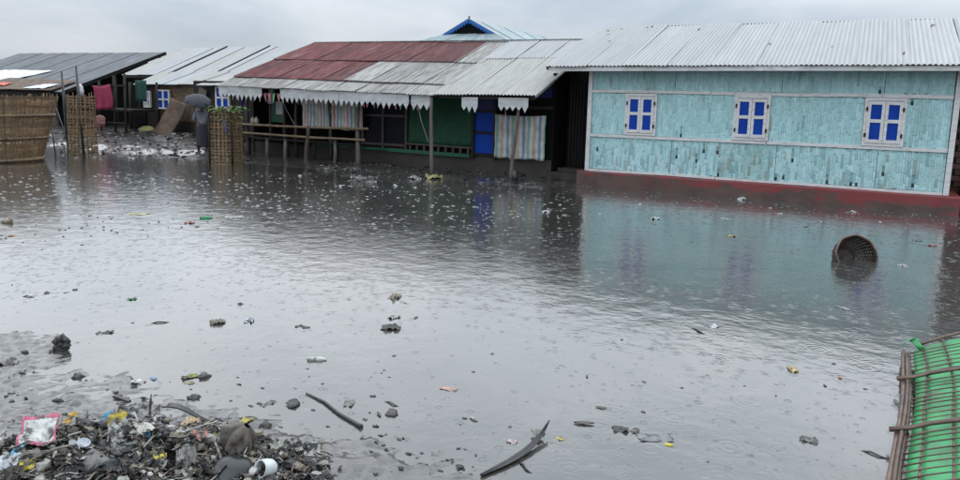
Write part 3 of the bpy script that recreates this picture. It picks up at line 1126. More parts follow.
def net(u, v):
    x = -11.45 + 1.8 * u
    return (x, WY - 0.02 + 0.02 * math.sin(9 * u + 2 * v) + 0.012 * nf(u * 4, v * 4, 2), 0.66 + 1.4 * v - 0.02 * math.sin(u * 3.1) * (1 - v))


p.grid(net, 24, 12)
rp(p, 'green_screen', 'green_net', smooth=True, thick=0.008)
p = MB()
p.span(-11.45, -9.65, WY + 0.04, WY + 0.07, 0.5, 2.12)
rp(p, 'back_panel', 'shade_black')
p = MB()
p.beam((-11.48, WY - 0.06, 0.655), (-9.62, WY - 0.06, 0.64), 0.05, 0.045)
rp(p, 'counter_rail', 'brown_wood')
for k in range(9):
    p = MB()
    x = -11.35 + k * 0.205
    p.span(x - 0.025, x + 0.025, WY - 0.08, WY - 0.04, 0.505, 0.617)
    rp(p, 'baluster', 'brown_wood')
p = MB()
p.beam((-14.4, WY - 0.07, 0.49), (-12.0, WY - 0.07, 0.475), 0.05, 0.06)
rp(p, 'green_beam', 'green_paint')
p = MB()
p.beam((-11.99, WY - 0.07, 0.472), (-9.66, WY - 0.07, 0.452), 0.05, 0.085)
rp(p, 'green_beam', 'green_paint')
# blue door and its frame
for x in (-9.60, -9.02):
    p = MB()
    p.span(x - 0.03, x + 0.03, WY - 0.07, WY + 0.02, 0.40, 2.13)
    rp(p, 'door_post', 'dark_wood')
for z0, z1 in ((0.53, 0.98), (1.04, 1.48), (1.53, 2.12)):
    p = MB()
    p.span(-9.567, -9.053, WY - 0.01, WY + 0.02, z0, z1)
    rp(p, 'blue_panel', 'blue_pane' if z0 < 1.4 else 'blue_dark')
for z in (0.50, 1.01, 1.505):
    p = MB()
    p.span(-9.565, -9.055, WY - 0.05, WY + 0.018, z - 0.024, z + 0.024)
    rp(p, 'door_rail', 'dark_wood')
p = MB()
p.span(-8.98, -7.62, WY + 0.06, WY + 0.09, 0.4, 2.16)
rp(p, 'back_panel', 'shade_black')
p = MB()
p.beam((-9.0, WY - 0.02, 1.62), (-7.6, WY - 0.02, 1.63), 0.05, 0.07)
rp(p, 'lintel', 'dark_wood')
p = MB()
p.span(-8.2, -7.66, WY + 0.02, WY + 0.04, 1.85, 2.15)
rp(p, 'blue_panel', 'blue_dark')
p = MB()
p.span(-7.66, -7.60, 0.25, 5.8, 0.1, 2.4)
rp(p, 'end_wall', 'shade_black')


def tarp(name, x0, x1, y, z0, z1, mat, label, seed):
    p = MB()

    def fn(u, v):
        sag = 0.03 * math.sin(math.pi * u) * (v ** 2)
        zz = z0 + (z1 - z0) * v - sag - (0.03 * nf(u * 3, seed, 2) if v < 0.05 else 0)
        return ((x1 - x0) * (u - 0.5) + 0.01 * nf(u * 3, v * 3, 2, seed), 0.018 * math.sin(u * 22 + seed) * (0.4 + 0.6 * (1 - v)) + 0.03 * nf(u * 3, v * 3, 1.5, seed), zz)
    p.grid(fn, 40, 14)
    return p.build(name, mat, None, smooth=True, thick=0.005, loc=((x0 + x1) / 2, y, 0), label=label, cat='tarp')


tarp('striped_tarp', -14.72, -12.72, 0.02, 0.92, 1.78, 'tarp_a', 'striped tarpaulin with red, blue and green bands hung above bamboo rails', 1)
tarp('striped_tarp', -8.98, -7.72, 0.06, 0.46, 1.46, 'tarp_b', 'cream tarpaulin with blue and green stripes beside blue door', 2)

# bunting under the long valance
bt = empty('bunting', (-13.6, -0.8, 1.75), 'string of small pink and green pennants behind the zigzag valance', 'bunting')
p = MB()
p.tube([(-3.1, 0, 0.08), (-1, 0, 0.045), (1, 0, 0.02), (3.2, 0, -0.04)], 0.004, 4)
p.build('string', 'rope', bt)
flat('pennant_pink', (0.62, 0.25, 0.25))
flat('pennant_green', (0.12, 0.42, 0.2))
flat('pennant_white', (0.6, 0.6, 0.58))
protos = {}
for i in range(40):
    x = -3.05 + i * 0.157
    z = 0.075 - (x + 3.05) * 0.018
    mname = ('pennant_pink', 'pennant_green', 'pennant_pink', 'pennant_white', 'pennant_pink')[i % 5]
    if mname not in protos:
        p = MB()
        p.poly([(-0.06, 0, 0), (0.06, 0, 0), (0.0, -0.004, -0.24)])
        protos[mname] = o = p.build('pennant', mname, bt, thick=0.003)
    else:
        o = link_copy(protos[mname], bt)
    o.location = (x, -0.012, z)
    o.rotation_euler = (random.uniform(-.2, .2), random.uniform(-.15, .15), random.uniform(-.2, .2))

# bamboo railing in front of the left shops
br = empty('bamboo_railing', (-14.2, -0.45, 0), 'two long bamboo poles lashed across rough posts before the dark shops', 'railing')


def bamboo_pole(mb, a, b, r, nodes=9):
    a, b = Vector(a), Vector(b)
    n = nodes * 3
    pts, rad = [], []
    for i in range(n + 1):
        t = i / n
        pp = a.lerp(b, t)
        pp.z += -0.02 * math.sin(math.pi * t) + 0.01 * nf(t * 3, a.x, 2)
        pts.append(pp)
        rad.append(r * (1.22 if i % 3 == 0 else 1.0) * (1 - 0.15 * t))
    mb.tube(pts, rad, 8)


for z0, z1, x0, x1 in ((0.955, 1.005, -2.55, 2.05), (0.735, 0.725, -2.6, 1.95)):
    p = MB()
    bamboo_pole(p, (x0, -0.03, z0), (x1, -0.06, z1), 0.032, 14)
    p.build('pole', 'bamboo', br, smooth=True)
for x, r, h in ((-2.3, 0.045, 1.1), (-1.4, 0.05, 0.62), (-0.75, 0.05, 0.62), (0.9, 0.045, 0.66), (1.62, 0.06, 1.03)):
    p = MB()
    p.tube([(x, 0.06, -0.12), (x + 0.03 * math.sin(x * 9), 0.07, h * 0.5), (x + 0.02, 0.06, h)], [r * 1.1, r, r * 0.9], 8)
    p.build('post', 'grey_wood', br, smooth=True)
# plank staging behind it
st = empty('plank_staging', (-14.6, 0.0, 0), 'dark plank staging on short stilts under the shop floor edge', 'staging')
for k in range(3):
    p = MB()
    p.beam((-1.9, -0.22 + k * 0.13, 0.585), (1.9, -0.2 + k * 0.13, 0.57), 0.115, 0.03)
    p.build('plank', 'dark_wood', st)
for x in (-1.85, -1.2, -0.45, 0.45, 1.2, 1.8):
    p = MB()
    p.tube([(x, -0.2, -0.1), (x + 0.03, -0.2, 0.56)], [0.05, 0.042], 7)
    p.build('stilt', 'dark_wood', st, smooth=True)
jug = empty('plastic_jug', (-16.1, -0.32, 1.04), 'cream plastic jug pair standing on bamboo rail near post', 'jug')
for k, x in enumerate((-0.065, 0.065)):
    p = MB()
    p.lathe([(0.001, 0), (0.055, 0.0), (0.06, 0.02), (0.06, 0.11), (0.035, 0.145), (0.02, 0.15), (0.02, 0.17), (0.001, 0.172)], 12, (x, 0, -0.05))
    p.build('jug_body', flat('cream_pl', (0.55, 0.48, 0.32)), jug, smooth=True)
# clothes under the eave
for x, c, nm, lab in ((-16.62, (0.10, 0.06, 0.22), 'purple', 'purple cloth hanging under the eave beside leafy basket'), (-15.58, (0.6, 0.58, 0.57), 'whitecl', 'white cloth hanging in front of green shutter')):
    p = MB()
    p.grid(lambda u, v: (0.11 * (u - 0.5) * (1.3 - 0.3 * v) * 2 * (0.7 + 0.3 * math.sin(7 * v)), 0.03 * math.sin(u * 12 + v * 3), -0.42 * (1 - v)), 10, 8)
    p.build('hanging_cloth', flat(nm, c, 0.8), None, smooth=True, thick=0.006, loc=(x, -0.25, 1.95 if nm == 'whitecl' else 1.72), label=lab, cat='cloth')

# alley between row and blue house
al = empty('iron_fence', (-7.2, 1.1, 0), 'black corrugated iron fence closing the alley beside the turquoise house', 'fence')
cm = None
for k in range(2):
    p = MB()
    p.grid(lambda u, v: (0.48 * u, 0.01 * math.cos(u * 0.48 / 0.076 * 2 * math.pi), 2.3 * v), 36, 3)
    p.build('iron_sheet', 'iron_black', al, smooth=True, loc=(-0.47 + k * 0.46, 0.02 * k, 0.2))
p = MB()
p.span(-0.45, 0.5, 0.06, 0.12, 1.0, 1.08)
p.build('fence_rail', 'dark_wood', al)
p = MB()
p.box((0, 0, 0.09), (0.9, 0.7, 0.2))
p.box((0.05, 0.1, 0.22), (0.7, 0.4, 0.1))
p.build('earth_step', 'base_mud', None, loc=(-7.25, 0.55, 0.02), label='low dark mud step at the mouth of the alley', cat='step')

# ---------------------------------------------------------------- house with blue gable behind
gb = empty('gable_house', (-14.1, 9, 0), 'house behind with pale teal tin roof and blue carved bargeboards', 'house')


def slope(parent, pts, mat, name='roof_sheet', n=6, amp=0.012, period=0.09):
    """tin sheets side by side on a quad a(low-left) b(low-right) c(top-right) d(top-left), local coords"""
    a, b, c, d = [Vector(q) for q in pts]
    nrm = (b - a).cross(d - a).normalized()
    if nrm.z < 0:
        nrm.negate()
    for k in range(n):
        u0, u1 = k / n - 0.01, (k + 1) / n + 0.01
        Wd = ((b - a).length) / n
        m = MB()
        waves = max(3, round(Wd / period))

        def fn(u, v):
            uu = u0 + (u1 - u0) * u
            q = a.lerp(b, uu).lerp(d.lerp(c, uu), v)
            return q + nrm * (amp * math.cos(2 * math.pi * waves * u) + (0.01 if k % 2 else 0))
        m.grid(fn, waves * 6, 2)
        trough_tone(m, waves * 6, 2, 6, random.Random(k))
        m.build(name, mat if not callable(mat) else mat(k), parent, smooth=True)


ap = 4.6
slope(gb, ((2.3, -1.0, 3.45), (2.3, 6.4, 3.45), (0, 6.4, ap), (0, -1.0, ap)), 'tin_teal', n=8)
slope(gb, ((-2.3, 6.4, 3.45), (-2.3, -1.0, 3.45), (0, -1.0, ap), (0, 6.4, ap)), 'tin_teal', n=8)
slope(gb, ((-2.9, -2.9, 3.35), (2.9, -2.9, 3.35), (1.0, -1.02, 4.10), (-1.0, -1.02, 4.10)), 'tin_teal', n=6)
for sgn in (-1, 1):
    p = MB()
    p.beam((0.0, -1.08, ap - 0.03), (sgn * 0.98, -1.08, ap - 0.03 - 0.49), 0.035, 0.10)
    for k in range(9):
        t = (k + 0.5) / 9
        x, z = sgn * 0.98 * t, ap - 0.03 - 0.49 * t
        p.poly([(x - 0.05, -1.085, z - 0.05), (x + 0.05, -1.085, z - 0.05), (x, -1.085, z - 0.12)])
    p.build('bargeboard', flat('barge_blue', (0.02, 0.13, 0.45)), gb)
    p = MB()
    p.beam((sgn * 0.03, -1.02, ap + 0.02), (sgn * 2.3, -1.02, 3.47), 0.14, 0.02)
    p.build('verge_strip', 'tin_pale', gb)
p = MB()
p.poly([(-1.0, -0.98, 4.08), (1.0, -0.98, 4.08), (0, -0.98, ap - 0.04)])
p.build('gable_wall', 'shade_black', gb)
p = MB()
p.span(-2.1, 2.1, -2.3, 6.2, 0.1, 3.3)
p.build('wall', 'dark_wood', gb)
p = MB()
p.tube([(0, -1.05, ap), (0, -1.05, ap + 0.12)], 0.03, 6)
p.build('finial', 'grey_wood', gb)

# ---------------------------------------------------------------- big pale tin roof and annex (far left centre)
big = empty('tin_house', (-22, 4.6, 0), 'large house with wide pale tin roof rising behind the bamboo annex', 'house')
slope(big, ((-4.3, -1.4, 2.39), (4.9, -1.4, 2.42), (4.9, 1.4, 3.62), (-4.3, 1.4, 3.58)), lambda k: 'tin_pale' if k % 4 else 'tin_cream', n=11)
slope(big, ((4.9, 4.4, 2.4), (-4.3, 4.4, 2.4), (-4.3, 1.44, 3.56), (4.9, 1.44, 3.6)), 'tin_pale', n=6)
for x in (-1.85, 0.4):
    p = MB()
    p.beam((x, -1.4, 2.44), (x, 1.4, 3.64), 0.05, 0.035)
    p.build('roof_batten', 'iron_black', big)
p = MB()
p.beam((-4.32, -1.4, 2.34), (-4.32, 1.4, 3.53), 0.04, 0.09)
p.build('barge_board', 'dark_wood', big)
p = MB()
p.span(-4.0, 4.7, -0.9, 4.0, 0, 2.45)
p.build('wall', 'dark_wood', big)
p = MB()
p.beam((-4.3, -1.4, 2.32), (4.9, -1.4, 2.34), 0.05, 0.08)
p.build('eave_beam', 'dark_wood', big)


def framed_window(parent, c, wd, hg, pane, axis='x'):
    x, y, z = c
    p = MB()
    t = 0.05
    p.span(x - wd / 2, x - wd / 2 + t, y - 0.04, y + 0.03, z - hg / 2, z + hg / 2)
    p.span(x + wd / 2 - t, x + wd / 2, y - 0.04, y + 0.03, z - hg / 2, z + hg / 2)
    p.span(x - 0.035, x + 0.035, y - 0.04, y + 0.03, z - hg / 2, z + hg / 2)
    for q in (-hg / 2 + t / 2, 0, hg / 2 - t / 2):
        p.span(x - wd / 2 + t, x - 0.035, y - 0.037, y + 0.028, z + q - t / 2, z + q + t / 2)
        p.span(x + 0.035, x + wd / 2 - t, y - 0.037, y + 0.028, z + q - t / 2, z + q + t / 2)
    wi = p.build('window', 'white_wood', parent)
    for sx in (-1, 1):
        for sz in (-1, 1):
            b = MB()
            b.span(x + sx * wd / 4 - wd / 4 + 0.04, x + sx * wd / 4 + wd / 4 - 0.04, y - 0.01, y + 0.02, z + sz * hg / 4 - hg / 4 + 0.03, z + sz * hg / 4 + hg / 4 - 0.03)
            b.build('pane', pane, wi)


an = empty('bamboo_annex', (-22.3, 2.2, 0.3), 'small bamboo hut with pale tin lean-to roof and blue shuttered window', 'hut')
slope(an, ((-1.95, -0.1, 1.72), (1.75, -0.1, 1.76), (2.3, 1.15, 2.24), (-2.0, 1.15, 2.21)), lambda k: 'tin_pale' if k % 3 else 'tin_cream', n=5)
p = MB()
p.span(-1.9, 1.2, 0.15, 0.2, -0.1, 1.8)
p.build('wall', 'weave_tan', an)
p = MB()
p.span(-1.9, -1.0, 0.10, 0.14, -0.1, 1.75)
p.build('dark_boarding', 'dark_wood', an)
p = MB()
p.span(-1.0, 1.2, 0.10, 0.145, -0.1, 0.5)
p.build('skirt_boarding', 'dark_wood', an)
p = MB()
p.span(1.2, 1.26, 0.2, 2.0, -0.1, 1.9)
p.build('side_wall', 'dark_wood', an)
for x in (-1.92, -0.98, 1.22):
    p = MB()
    p.tube([(x, 0.08, -0.2), (x, 0.08, 1.75)], 0.04, 7)
    p.build('post', 'dark_wood', an, smooth=True)
framed_window(an, (-0.64, 0.06, 1.23), 0.62, 0.66, 'blue_pane')
framed_window(an, (-1.48, 0.06, 1.22), 0.34, 0.58, flat('grey_pane', (0.25, 0.26, 0.28)))
hut2 = empty('shutter_hut', (-18.6, 1.0, 0.15), 'dark plank hut wall with blue panelled window behind umbrella carrier', 'hut')
p = MB()
p.span(-1.5, 1.65, 0.1, 0.2, -0.1, 2.0)
p.build('wall', 'dark_wood', hut2)
slope(hut2, ((-1.0, -0.2, 1.86), (1.7, -0.2, 1.86), (1.7, 1.2, 2.2), (-1.2, 1.2, 2.2)), 'tin_cream', n=4)
framed_window(hut2, (-0.17, 0.05, 1.50), 0.58, 0.66, 'blue_pane')
p = MB()
p.beam((-1.25, 0.0, 0.75), (-0.95, 0.0, 1.75), 0.34, 0.02, (0, 1, 0))
p.build('grey_board', 'grey_wood', hut2)
p = MB()
p.beam((-1.4, 0.0, 0.9), (-0.55, 0.0, 0.92), 0.05, 0.05)
p.build('sill_board', 'white_wood', hut2)

# leaning woven mat
p = MB()
cs = [Vector(q_) for q_ in ((-0.41, 0, 0.0), (0.41, 0.02, -0.06), (0.75, 0.55, 1.06), (-0.05, 0.55, 1.26))]
p.grid(lambda u, v: cs[0].lerp(cs[1], u).lerp(cs[3].lerp(cs[2], u), v) + Vector((0, 0.05 * math.sin(math.pi * v) - 0.03 * math.sin(math.pi * u), 0)), 8, 10)
lm = p.build('woven_mat', 'weave_brown', None, thick=0.025, smooth=True, loc=(-22.25, 1.5, 0.34), label='brown plaited bamboo mat leaning askew against the hut', cat='mat')
sq = MB()
sq.lathe([(0.01, -0.28), (0.10, -0.24), (0.16, -0.1), (0.15, 0.08), (0.11, 0.2), (0.03, 0.28)], 12, mtx=Matrix.Rotation(R(80), 3, 'Y'))
g1 = sq.build('gourd', flat('gourd_yel', (0.45, 0.42, 0.16)), None, smooth=True, loc=(-23.3, 1.8, 0.46), label='pale yellow gourd lying in the mud beside leaning mat', cat='gourd')
g1.rotation_euler = (0, 0, 0.5)

# ---------------------------------------------------------------- dark roofed house (far left)
dk = empty('dark_roof_house', (-32.5, 4, 0), 'house with black tin roof patched with white sheet and brown matting', 'house')
slope(dk, ((-5.2, -2.5, 1.68), (5.0, -2.5, 1.68), (5.0, 2.05, 3.43), (-5.2, 2.05, 3.47)), 'tin_dark', n=12)
p = MB()
p.beam((5.04, -2.55, 1.62), (5.04, 2.05, 3.40), 0.05, 0.13)
p.build('barge_board', 'iron_black', dk)
slp = 1.75 / 4.55


def on_dk(x, y, h=0.03):
    return (x, y, 1.68 + (y + 2.5) * slp + h)


def patch(pts, mat, name, h, seed, thick=0.01):
    a, b, c, d = pts
    m = MB()

    def fn(u, v):
        x = (a[0] * (1 - u) + b[0] * u) * (1 - v) + (d[0] * (1 - u) + c[0] * u) * v
        y = (a[1] * (1 - u) + b[1] * u) * (1 - v) + (d[1] * (1 - u) + c[1] * u) * v
        return on_dk(x, y, h + 0.03 * nf(u * 4, v * 4, 1.5, seed))
    m.grid(fn, 12, 8)
    m.build(name, mat, dk, smooth=True, thick=thick)


patch(((-4.6, -2.3), (-0.6, -2.3), (1.2, -0.4), (-2.4, -0.3)), 'white_sheet', 'white_sheet', 0.06, 1)
patch(((-1.6, -2.6), (4.6, -2.6), (4.6, -1.55), (-0.2, -1.35)), 'weave_brown', 'roof_mat', 0.09, 2)
patch(((-5.0, -0.6), (-3.9, -0.6), (-3.7, -0.05), (-4.8, -0.05)), flat('tarp_green', (0.02, 0.33, 0.09)), 'green_sheet', 0.07, 3)
patch(((0.2, -2.3), (1.1, -2.3), (1.1, -2.0), (0.2, -2.0)), flat('rag_orange', (0.6, 0.09, 0.03)), 'orange_rag', 0.13, 4)
patch(((2.6, -2.55), (4.0, -2.5), (4.2, -2.05), (3.4, -2.1)), 'white_sheet', 'white_sheet', 0.13, 5)
p = MB()
p.span(-5.0, 4.0, -2.1, -2.02, 0, 1.75)
p.build('wall', 'weave_pink', dk)
p = MB()
p.poly([(3.97, -2.0, 0), (3.97, 2.0, 0), (3.97, 2.0, 3.3), (3.97, -2.0, 1.78)])
p.poly([(-5.0, 2.0, 0), (3.97, 2.0, 0), (3.97, 2.0, 3.3), (-5.0, 2.0, 3.3)])
p.build('gable_wall', 'shade_black', dk)
for y in (-2.3, -0.2, 1.9):
    p = MB()
    p.tube([(4.85, y, 0), (4.85, y, 1.68 + (y + 2.5) * slp - 0.05)], 0.05, 7)
    p.build('post', 'dark_wood', dk, smooth=True)
p = MB()
p.beam((-5, -2.3, 0.06), (4.2, -2.35, 0.05), 0.1, 0.05)
p.build('ground_sill', 'white_wood', dk)
# low pale roof at the picture's left margin
lr = empty('low_shed', (-27.5, -2.6, 0), 'low shed with pale tin roof and dark thatch top', 'shed')
slope(lr, ((-3.2, -0.6, 1.62), (0.6, -0.6, 1.62), (0.3, 0.8, 1.95), (-3.2, 0.8, 1.95)), 'tin_pale', n=4)
p = MB()
p.lathe([(1.0, 1.9), (0.8, 2.1), (0.35, 2.5), (0.02, 2.75)], 10, (-1.5, 0.4, 0))
p.build('thatch', 'dark_wood', lr)
p = MB()
p.span(-3, 0.2, -0.1, 0.6, 0, 1.7)
p.build('wall', 'weave_pink', lr)

# open stall frame with pink cloth, chair
sf = empty('stall_frame', (-23.6, 1.0, 0.2), 'bare dark timber stall frame with shelf beside the basket poles', 'stall')
for x, y, h in ((-0.22, 0, 2.08), (0.33, 0, 2.15), (-1.15, 0.1, 1.9), (0.75, 0.9, 1.9), (-0.9, 1.1, 1.9)):
    p = MB()
    p.tube([(x, y, -0.15), (x + 0.03, y, h)], 0.04, 7)
    p.build('post', 'dark_wood', sf, smooth=True)
for a, b in (((-1.3, -0.05, 1.72), (0.45, -0.05, 1.76)), ((-1.2, -0.05, 0.92), (0.75, -0.05, 0.95)), ((-1.2, 0.9, 0.9), (0.8, 0.9, 0.92)), ((-1.2, -0.05, 0.5), (0.4, -0.05, 0.52))):
    p = MB()
    p.beam(a, b, 0.05, 0.05)
    p.build('beam', 'dark_wood', sf)
p = MB()
p.span(-1.15, 0.75, 0.02, 0.85, 0.955, 0.98)
p.build('shelf', 'dark_wood', sf)
p = MB()
p.span(-1.2, -0.3, 1.25, 1.3, -0.2, 1.9)
p.build('back_boards', 'shade_black', sf)
p = MB()
p.grid(lambda u, v: (0.88 * (u - 0.5) + 0.06 * math.sin(4 * v), 0.03 * math.sin(u * 14) * (1.2 - v), 0.82 * v - 0.06 * (1 - u) - 0.05 * math.sin(math.pi * u) * v), 20, 8)
p.build('hanging_cloth', 'magenta', None, smooth=True, thick=0.01, loc=(-24.2, 0.85, 1.18), label='magenta cloth hanging from the dark stall frame', cat='cloth')
p = MB()
p.grid(lambda u, v: (0.6 * (u - 0.5), 0.03 * math.sin(u * 11), 0.7 * v), 14, 6)
p.build('hanging_cloth', flat('deepgreen', (0.01, 0.06, 0.045), 0.8), None, smooth=True, thick=0.01, loc=(-22.95, 1.4, 1.45), label='dark green cloth hanging beside the stall frame post', cat='cloth')
ch = empty('plastic_chair', (-24.15, 0.55, 0.24), 'reddish brown plastic armchair standing askew in the mud', 'chair', rz=0.5)
p = MB()
p.box((0, 0, 0.42), (0.44, 0.42, 0.03))
p.build('seat', 'chair_pl', ch)
p = MB()
p.grid(lambda u, v: (0.22 * math.sin((u - 0.5) * 2.6) / math.sin(1.3), 0.2 + 0.05 * math.cos((u - 0.5) * 2.6) + 0.08 * v, 0.44 + 0.4 * v * (1 - 0.35 * (2 * u - 1) ** 2)), 12, 5)
p.build('backrest', 'chair_pl', ch, smooth=True, thick=0.02)
for sx in (-1, 1):
    for sy in (-1, 1):
        p = MB()
        p.beam((sx * 0.2, sy * 0.18, 0.41), (sx * 0.25, sy * 0.22, 0.0), 0.045, 0.04)
        p.build('leg', 'chair_pl', ch)
    p = MB()
    p.beam((sx * 0.24, -0.16, 0.64), (sx * 0.23, 0.22, 0.66), 0.05, 0.025)
    p.beam((sx * 0.24, -0.16, 0.63), (sx * 0.22, -0.17, 0.43), 0.04, 0.03)
    p.build('armrest', 'chair_pl', ch)

ch.scale = (0.85, 0.85, 0.85)
# ---------------------------------------------------------------- bamboo cages
def slat(mb, pts, w, t, out):
    """flat bamboo slat along pts; out(p) gives the outward direction"""
    o = len(mb.v)
    n = len(pts)
    pts = [Vector(q) for q in pts]
    for i, q in enumerate(pts):
        d = (pts[min(i + 1, n - 1)] - pts[max(i - 1, 0)]).normalized()
        nn = Vector(out(q)).normalized()
        sd_ = d.cross(nn).normalized()
        for a, b in ((-1, -1), (1, -1), (1, 1), (-1, 1)):
            mb.v.append(tuple(q + sd_ * (a * w / 2) + nn * (b * t / 2)))
    for i in range(n - 1):
        for k in range(4):
            k2 = (k + 1) % 4
            mb.face((o + i * 4 + k, o + i * 4 + k2, o + (i + 1) * 4 + k2, o + (i + 1) * 4 + k))
    mb.face((o + 3, o + 2, o + 1, o))
    mb.face(tuple(o + (n - 1) * 4 + k for k in range(4)))


def cage(name, loc, r0, r1, h, nv, nh, label, seed, lean=(0, 0), hoop_w=0.028, dense=0.0, mat='bamboo_slat'):
    rs = random.Random(seed)
    root = empty(name, loc, label, 'bamboo cage')

    def P(a, z, k=0.0):
        t = z / h
        rad = r0 + (r1 - r0) * t + k
        return (rad * math.cos(a) + lean[0] * t, rad * math.sin(a) + lean[1] * t, z)

    def out(q):
        t = q[2] / h
        return (q[0] - lean[0] * t, q[1] - lean[1] * t, 0.0)
    up_ = MB()
    for i in range(nv):
        a = 2 * math.pi * i / nv + rs.uniform(-0.03, 0.03)
        top = h * rs.uniform(0.98, 1.06)
        j = rs.uniform(0.55, 1.25)
        up_.cur = (j, j * rs.uniform(0.9, 1.0), j * rs.uniform(0.8, 1.0))
        sw = rs.uniform(-0.05, 0.05)
        slat(up_, [P(a + sw * t, top * t, 0.008 * (1 if (k + i) % 2 else -1)) for k, t in enumerate((0, .2, .4, .6, .8, 1))], rs.uniform(0.022, 0.036), 0.007, out)
    up_.build('upright_slats', mat, root, kind='stuff')
    for j in range(nh):
        z = h * (0.03 + 0.94 * j / (nh - 1)) + rs.uniform(-0.015, 0.015)
        m = MB()
        b = rs.uniform(0.6, 1.3)
        m.cur = (b, b * 0.95, b * 0.88)
        seg = 36
        wv = rs.uniform(0, 6)
        zs = lambda a: max(0.0, z + 0.012 * math.sin(2 * a + wv) + 0.008 * math.sin(5 * a + wv))
        for q in range(2 if dense > rs.random() else 1):
            slat(m, [P(2 * math.pi * k / seg, zs(2 * math.pi * k / seg) + q * 0.035, 0.011 * math.sin(nv / 2 * 2 * math.pi * k / seg)) for k in range(seg + 1)], hoop_w * rs.uniform(0.7, 1.2), 0.007, out)
        m.build('hoop', mat, root)
    return root


c2 = cage('bamboo_cage', (-15.82, -1.60, -0.04), 0.41, 0.40, 1.42, 26, 17, 'tall open bamboo cage with green leafy shoots on top', 4, hoop_w=0.026)
for a in (-1.9, -0.4):
    p = MB()
    p.tube([(0.43 * math.cos(a), 0.43 * math.sin(a), 0), (0.43 * math.cos(a), 0.43 * math.sin(a), 1.38)], 0.022, 7)
    p.build('stake', 'dark_wood', c2, smooth=True)
p = MB()
for k in range(7):
    a = 2 * math.pi * k / 7
    p.tube([(0.1 * math.cos(a), 0.1 * math.sin(a), 0.0), (0.12 * math.cos(a), 0.12 * math.sin(a), 0.8), (0.3 * math.cos(a), 0.3 * math.sin(a), 1.38)], [0.012, 0.01, 0.006], 5)
p.build('stems', flat('stem', (0.10, 0.13, 0.05)), c2)
p = MB()
rl = random.Random(8)
for k in range(130):
    a = rl.uniform(0, 6.28)
    rd = 0.46 * math.sqrt(rl.random())
    z = 1.36 + rl.uniform(0, 0.16) * (1 - rd) + (-rl.uniform(0, 0.3) if rl.random() < 0.18 else 0)
    c = Vector((rd * math.cos(a) + 0.06, rd * math.sin(a), z))
    d = Vector((math.cos(a + rl.uniform(-1, 1)), math.sin(a + rl.uniform(-1, 1)), rl.uniform(-0.6, 0.4))).normalized()
    sdv = d.cross(Vector((0, 0, 1))).normalized()
    L, wd = rl.uniform(0.10, 0.19), rl.uniform(0.035, 0.06)
    j = rl.uniform(0.6, 1.7)
    p.cur = (j, j, j * 0.8)
    nn = sdv.cross(d)
    pts = [c, c + d * L * 0.35 + sdv * wd + nn * 0.012, c + d * L * 0.75 + sdv * wd * 0.7, c + d * L - nn * 0.02, c + d * L * 0.75 - sdv * wd * 0.7, c + d * L * 0.35 - sdv * wd + nn * 0.012]
    p.poly(pts)
p.build('leaves', 'leaf', c2, kind='stuff')
p = MB()
p.grid(lambda u, v: (0.06 * (u - .5) + 0.08 * v, 0.02 * math.sin(6 * u), -0.35 * v), 5, 6)
o = p.build('rag', flat('rag_blue', (0.05, 0.10, 0.2)), c2, smooth=True, thick=0.005, loc=(0.30, -0.33, 1.15))

c1 = cage('bamboo_cage', (-20.92, -2.08, -0.04), 0.37, 0.35, 1.66, 20, 20, 'narrow bamboo cage held between two tall dark poles', 5, dense=0.3)
for px, top, lx in ((-0.36, 2.3, -0.13), (0.32, 2.45, -0.15)):
    p = MB()
    p.tube([(px, -0.2, -0.1), (px + lx * 0.5, -0.2, top * 0.5), (px + lx, -0.2, top)], [0.04, 0.036, 0.03], 7)
    p.build('pole', 'wet_black', c1, smooth=True)
p = MB()
p.lathe([(0.001, 0), (0.07, 0.02), (0.09, 0.15), (0.07, 0.28), (0.03, 0.34), (0.001, 0.35)], 10, (0.16, -0.1, 1.62))
p.build('white_bag', flat('whitebag', (0.6, 0.6, 0.6)), c1, smooth=True)

c0 = cage('bamboo_cage', (-19.95, -4.82, -0.06), 0.84, 1.26, 1.62, 84, 24, 'big close-woven bamboo cage flaring at the top and leaning', 6, lean=(0.02, 0.0), hoop_w=0.03, dense=0.9)
for z, r_ in ((0.10, 0.035), (0.62, 0.03), (1.16, 0.035)):
    p = MB()
    t = z / 1.66
    rad = 0.84 + 0.43 * t + 0.03
    p.tube([(rad * math.cos(a) + 0.02 * t, rad * math.sin(a), z + 0.03 * math.sin(a + 1)) for a in [2 * math.pi * k / 30 for k in range(31)]], r_, 6, cap=False)
    p.build('rim_pole', 'bamboo_old', c0, smooth=True)
# thin bent props
pr = at(56, 157)
p = MB()
p.tube([(0, 0, -0.1), (-0.08, 0.0, 0.5), (-0.3, 0.05, 1.05)], [0.02, 0.017, 0.012], 6)
p.build('bent_stick', 'wet_black', None, smooth=True, loc=(pr.x, pr.y, 0.02), label='thin bent dark stick standing in water beside big cage', cat='stick')
p = MB()
p.tube([(0, 0, -0.1), (-0.5, 0.1, 0.75), (-0.95, 0.2, 1.35)], [0.02, 0.017, 0.012], 6)
p.build('bent_stick', 'wet_black', None, smooth=True, loc=(-21.3, -2.2, 0.0), label='dark stick slanting from narrow cage towards the big cage', cat='stick')

# ---------------------------------------------------------------- basket in the water
bp_ = at(856, 262)
bk = empty('woven_basket', (bp_.x, bp_.y, 0.0), 'dark round woven basket lying on its side in the puddle', 'basket')
mt = Matrix.Translation((0, 0.02, 0.075)) @ Matrix.Rotation(R(-6), 4, 'Y') @ Matrix.Rotation(R(38), 4, 'Z') @ Matrix.Rotation(R(72), 4, 'X')
BR, BD = 0.25, 0.23


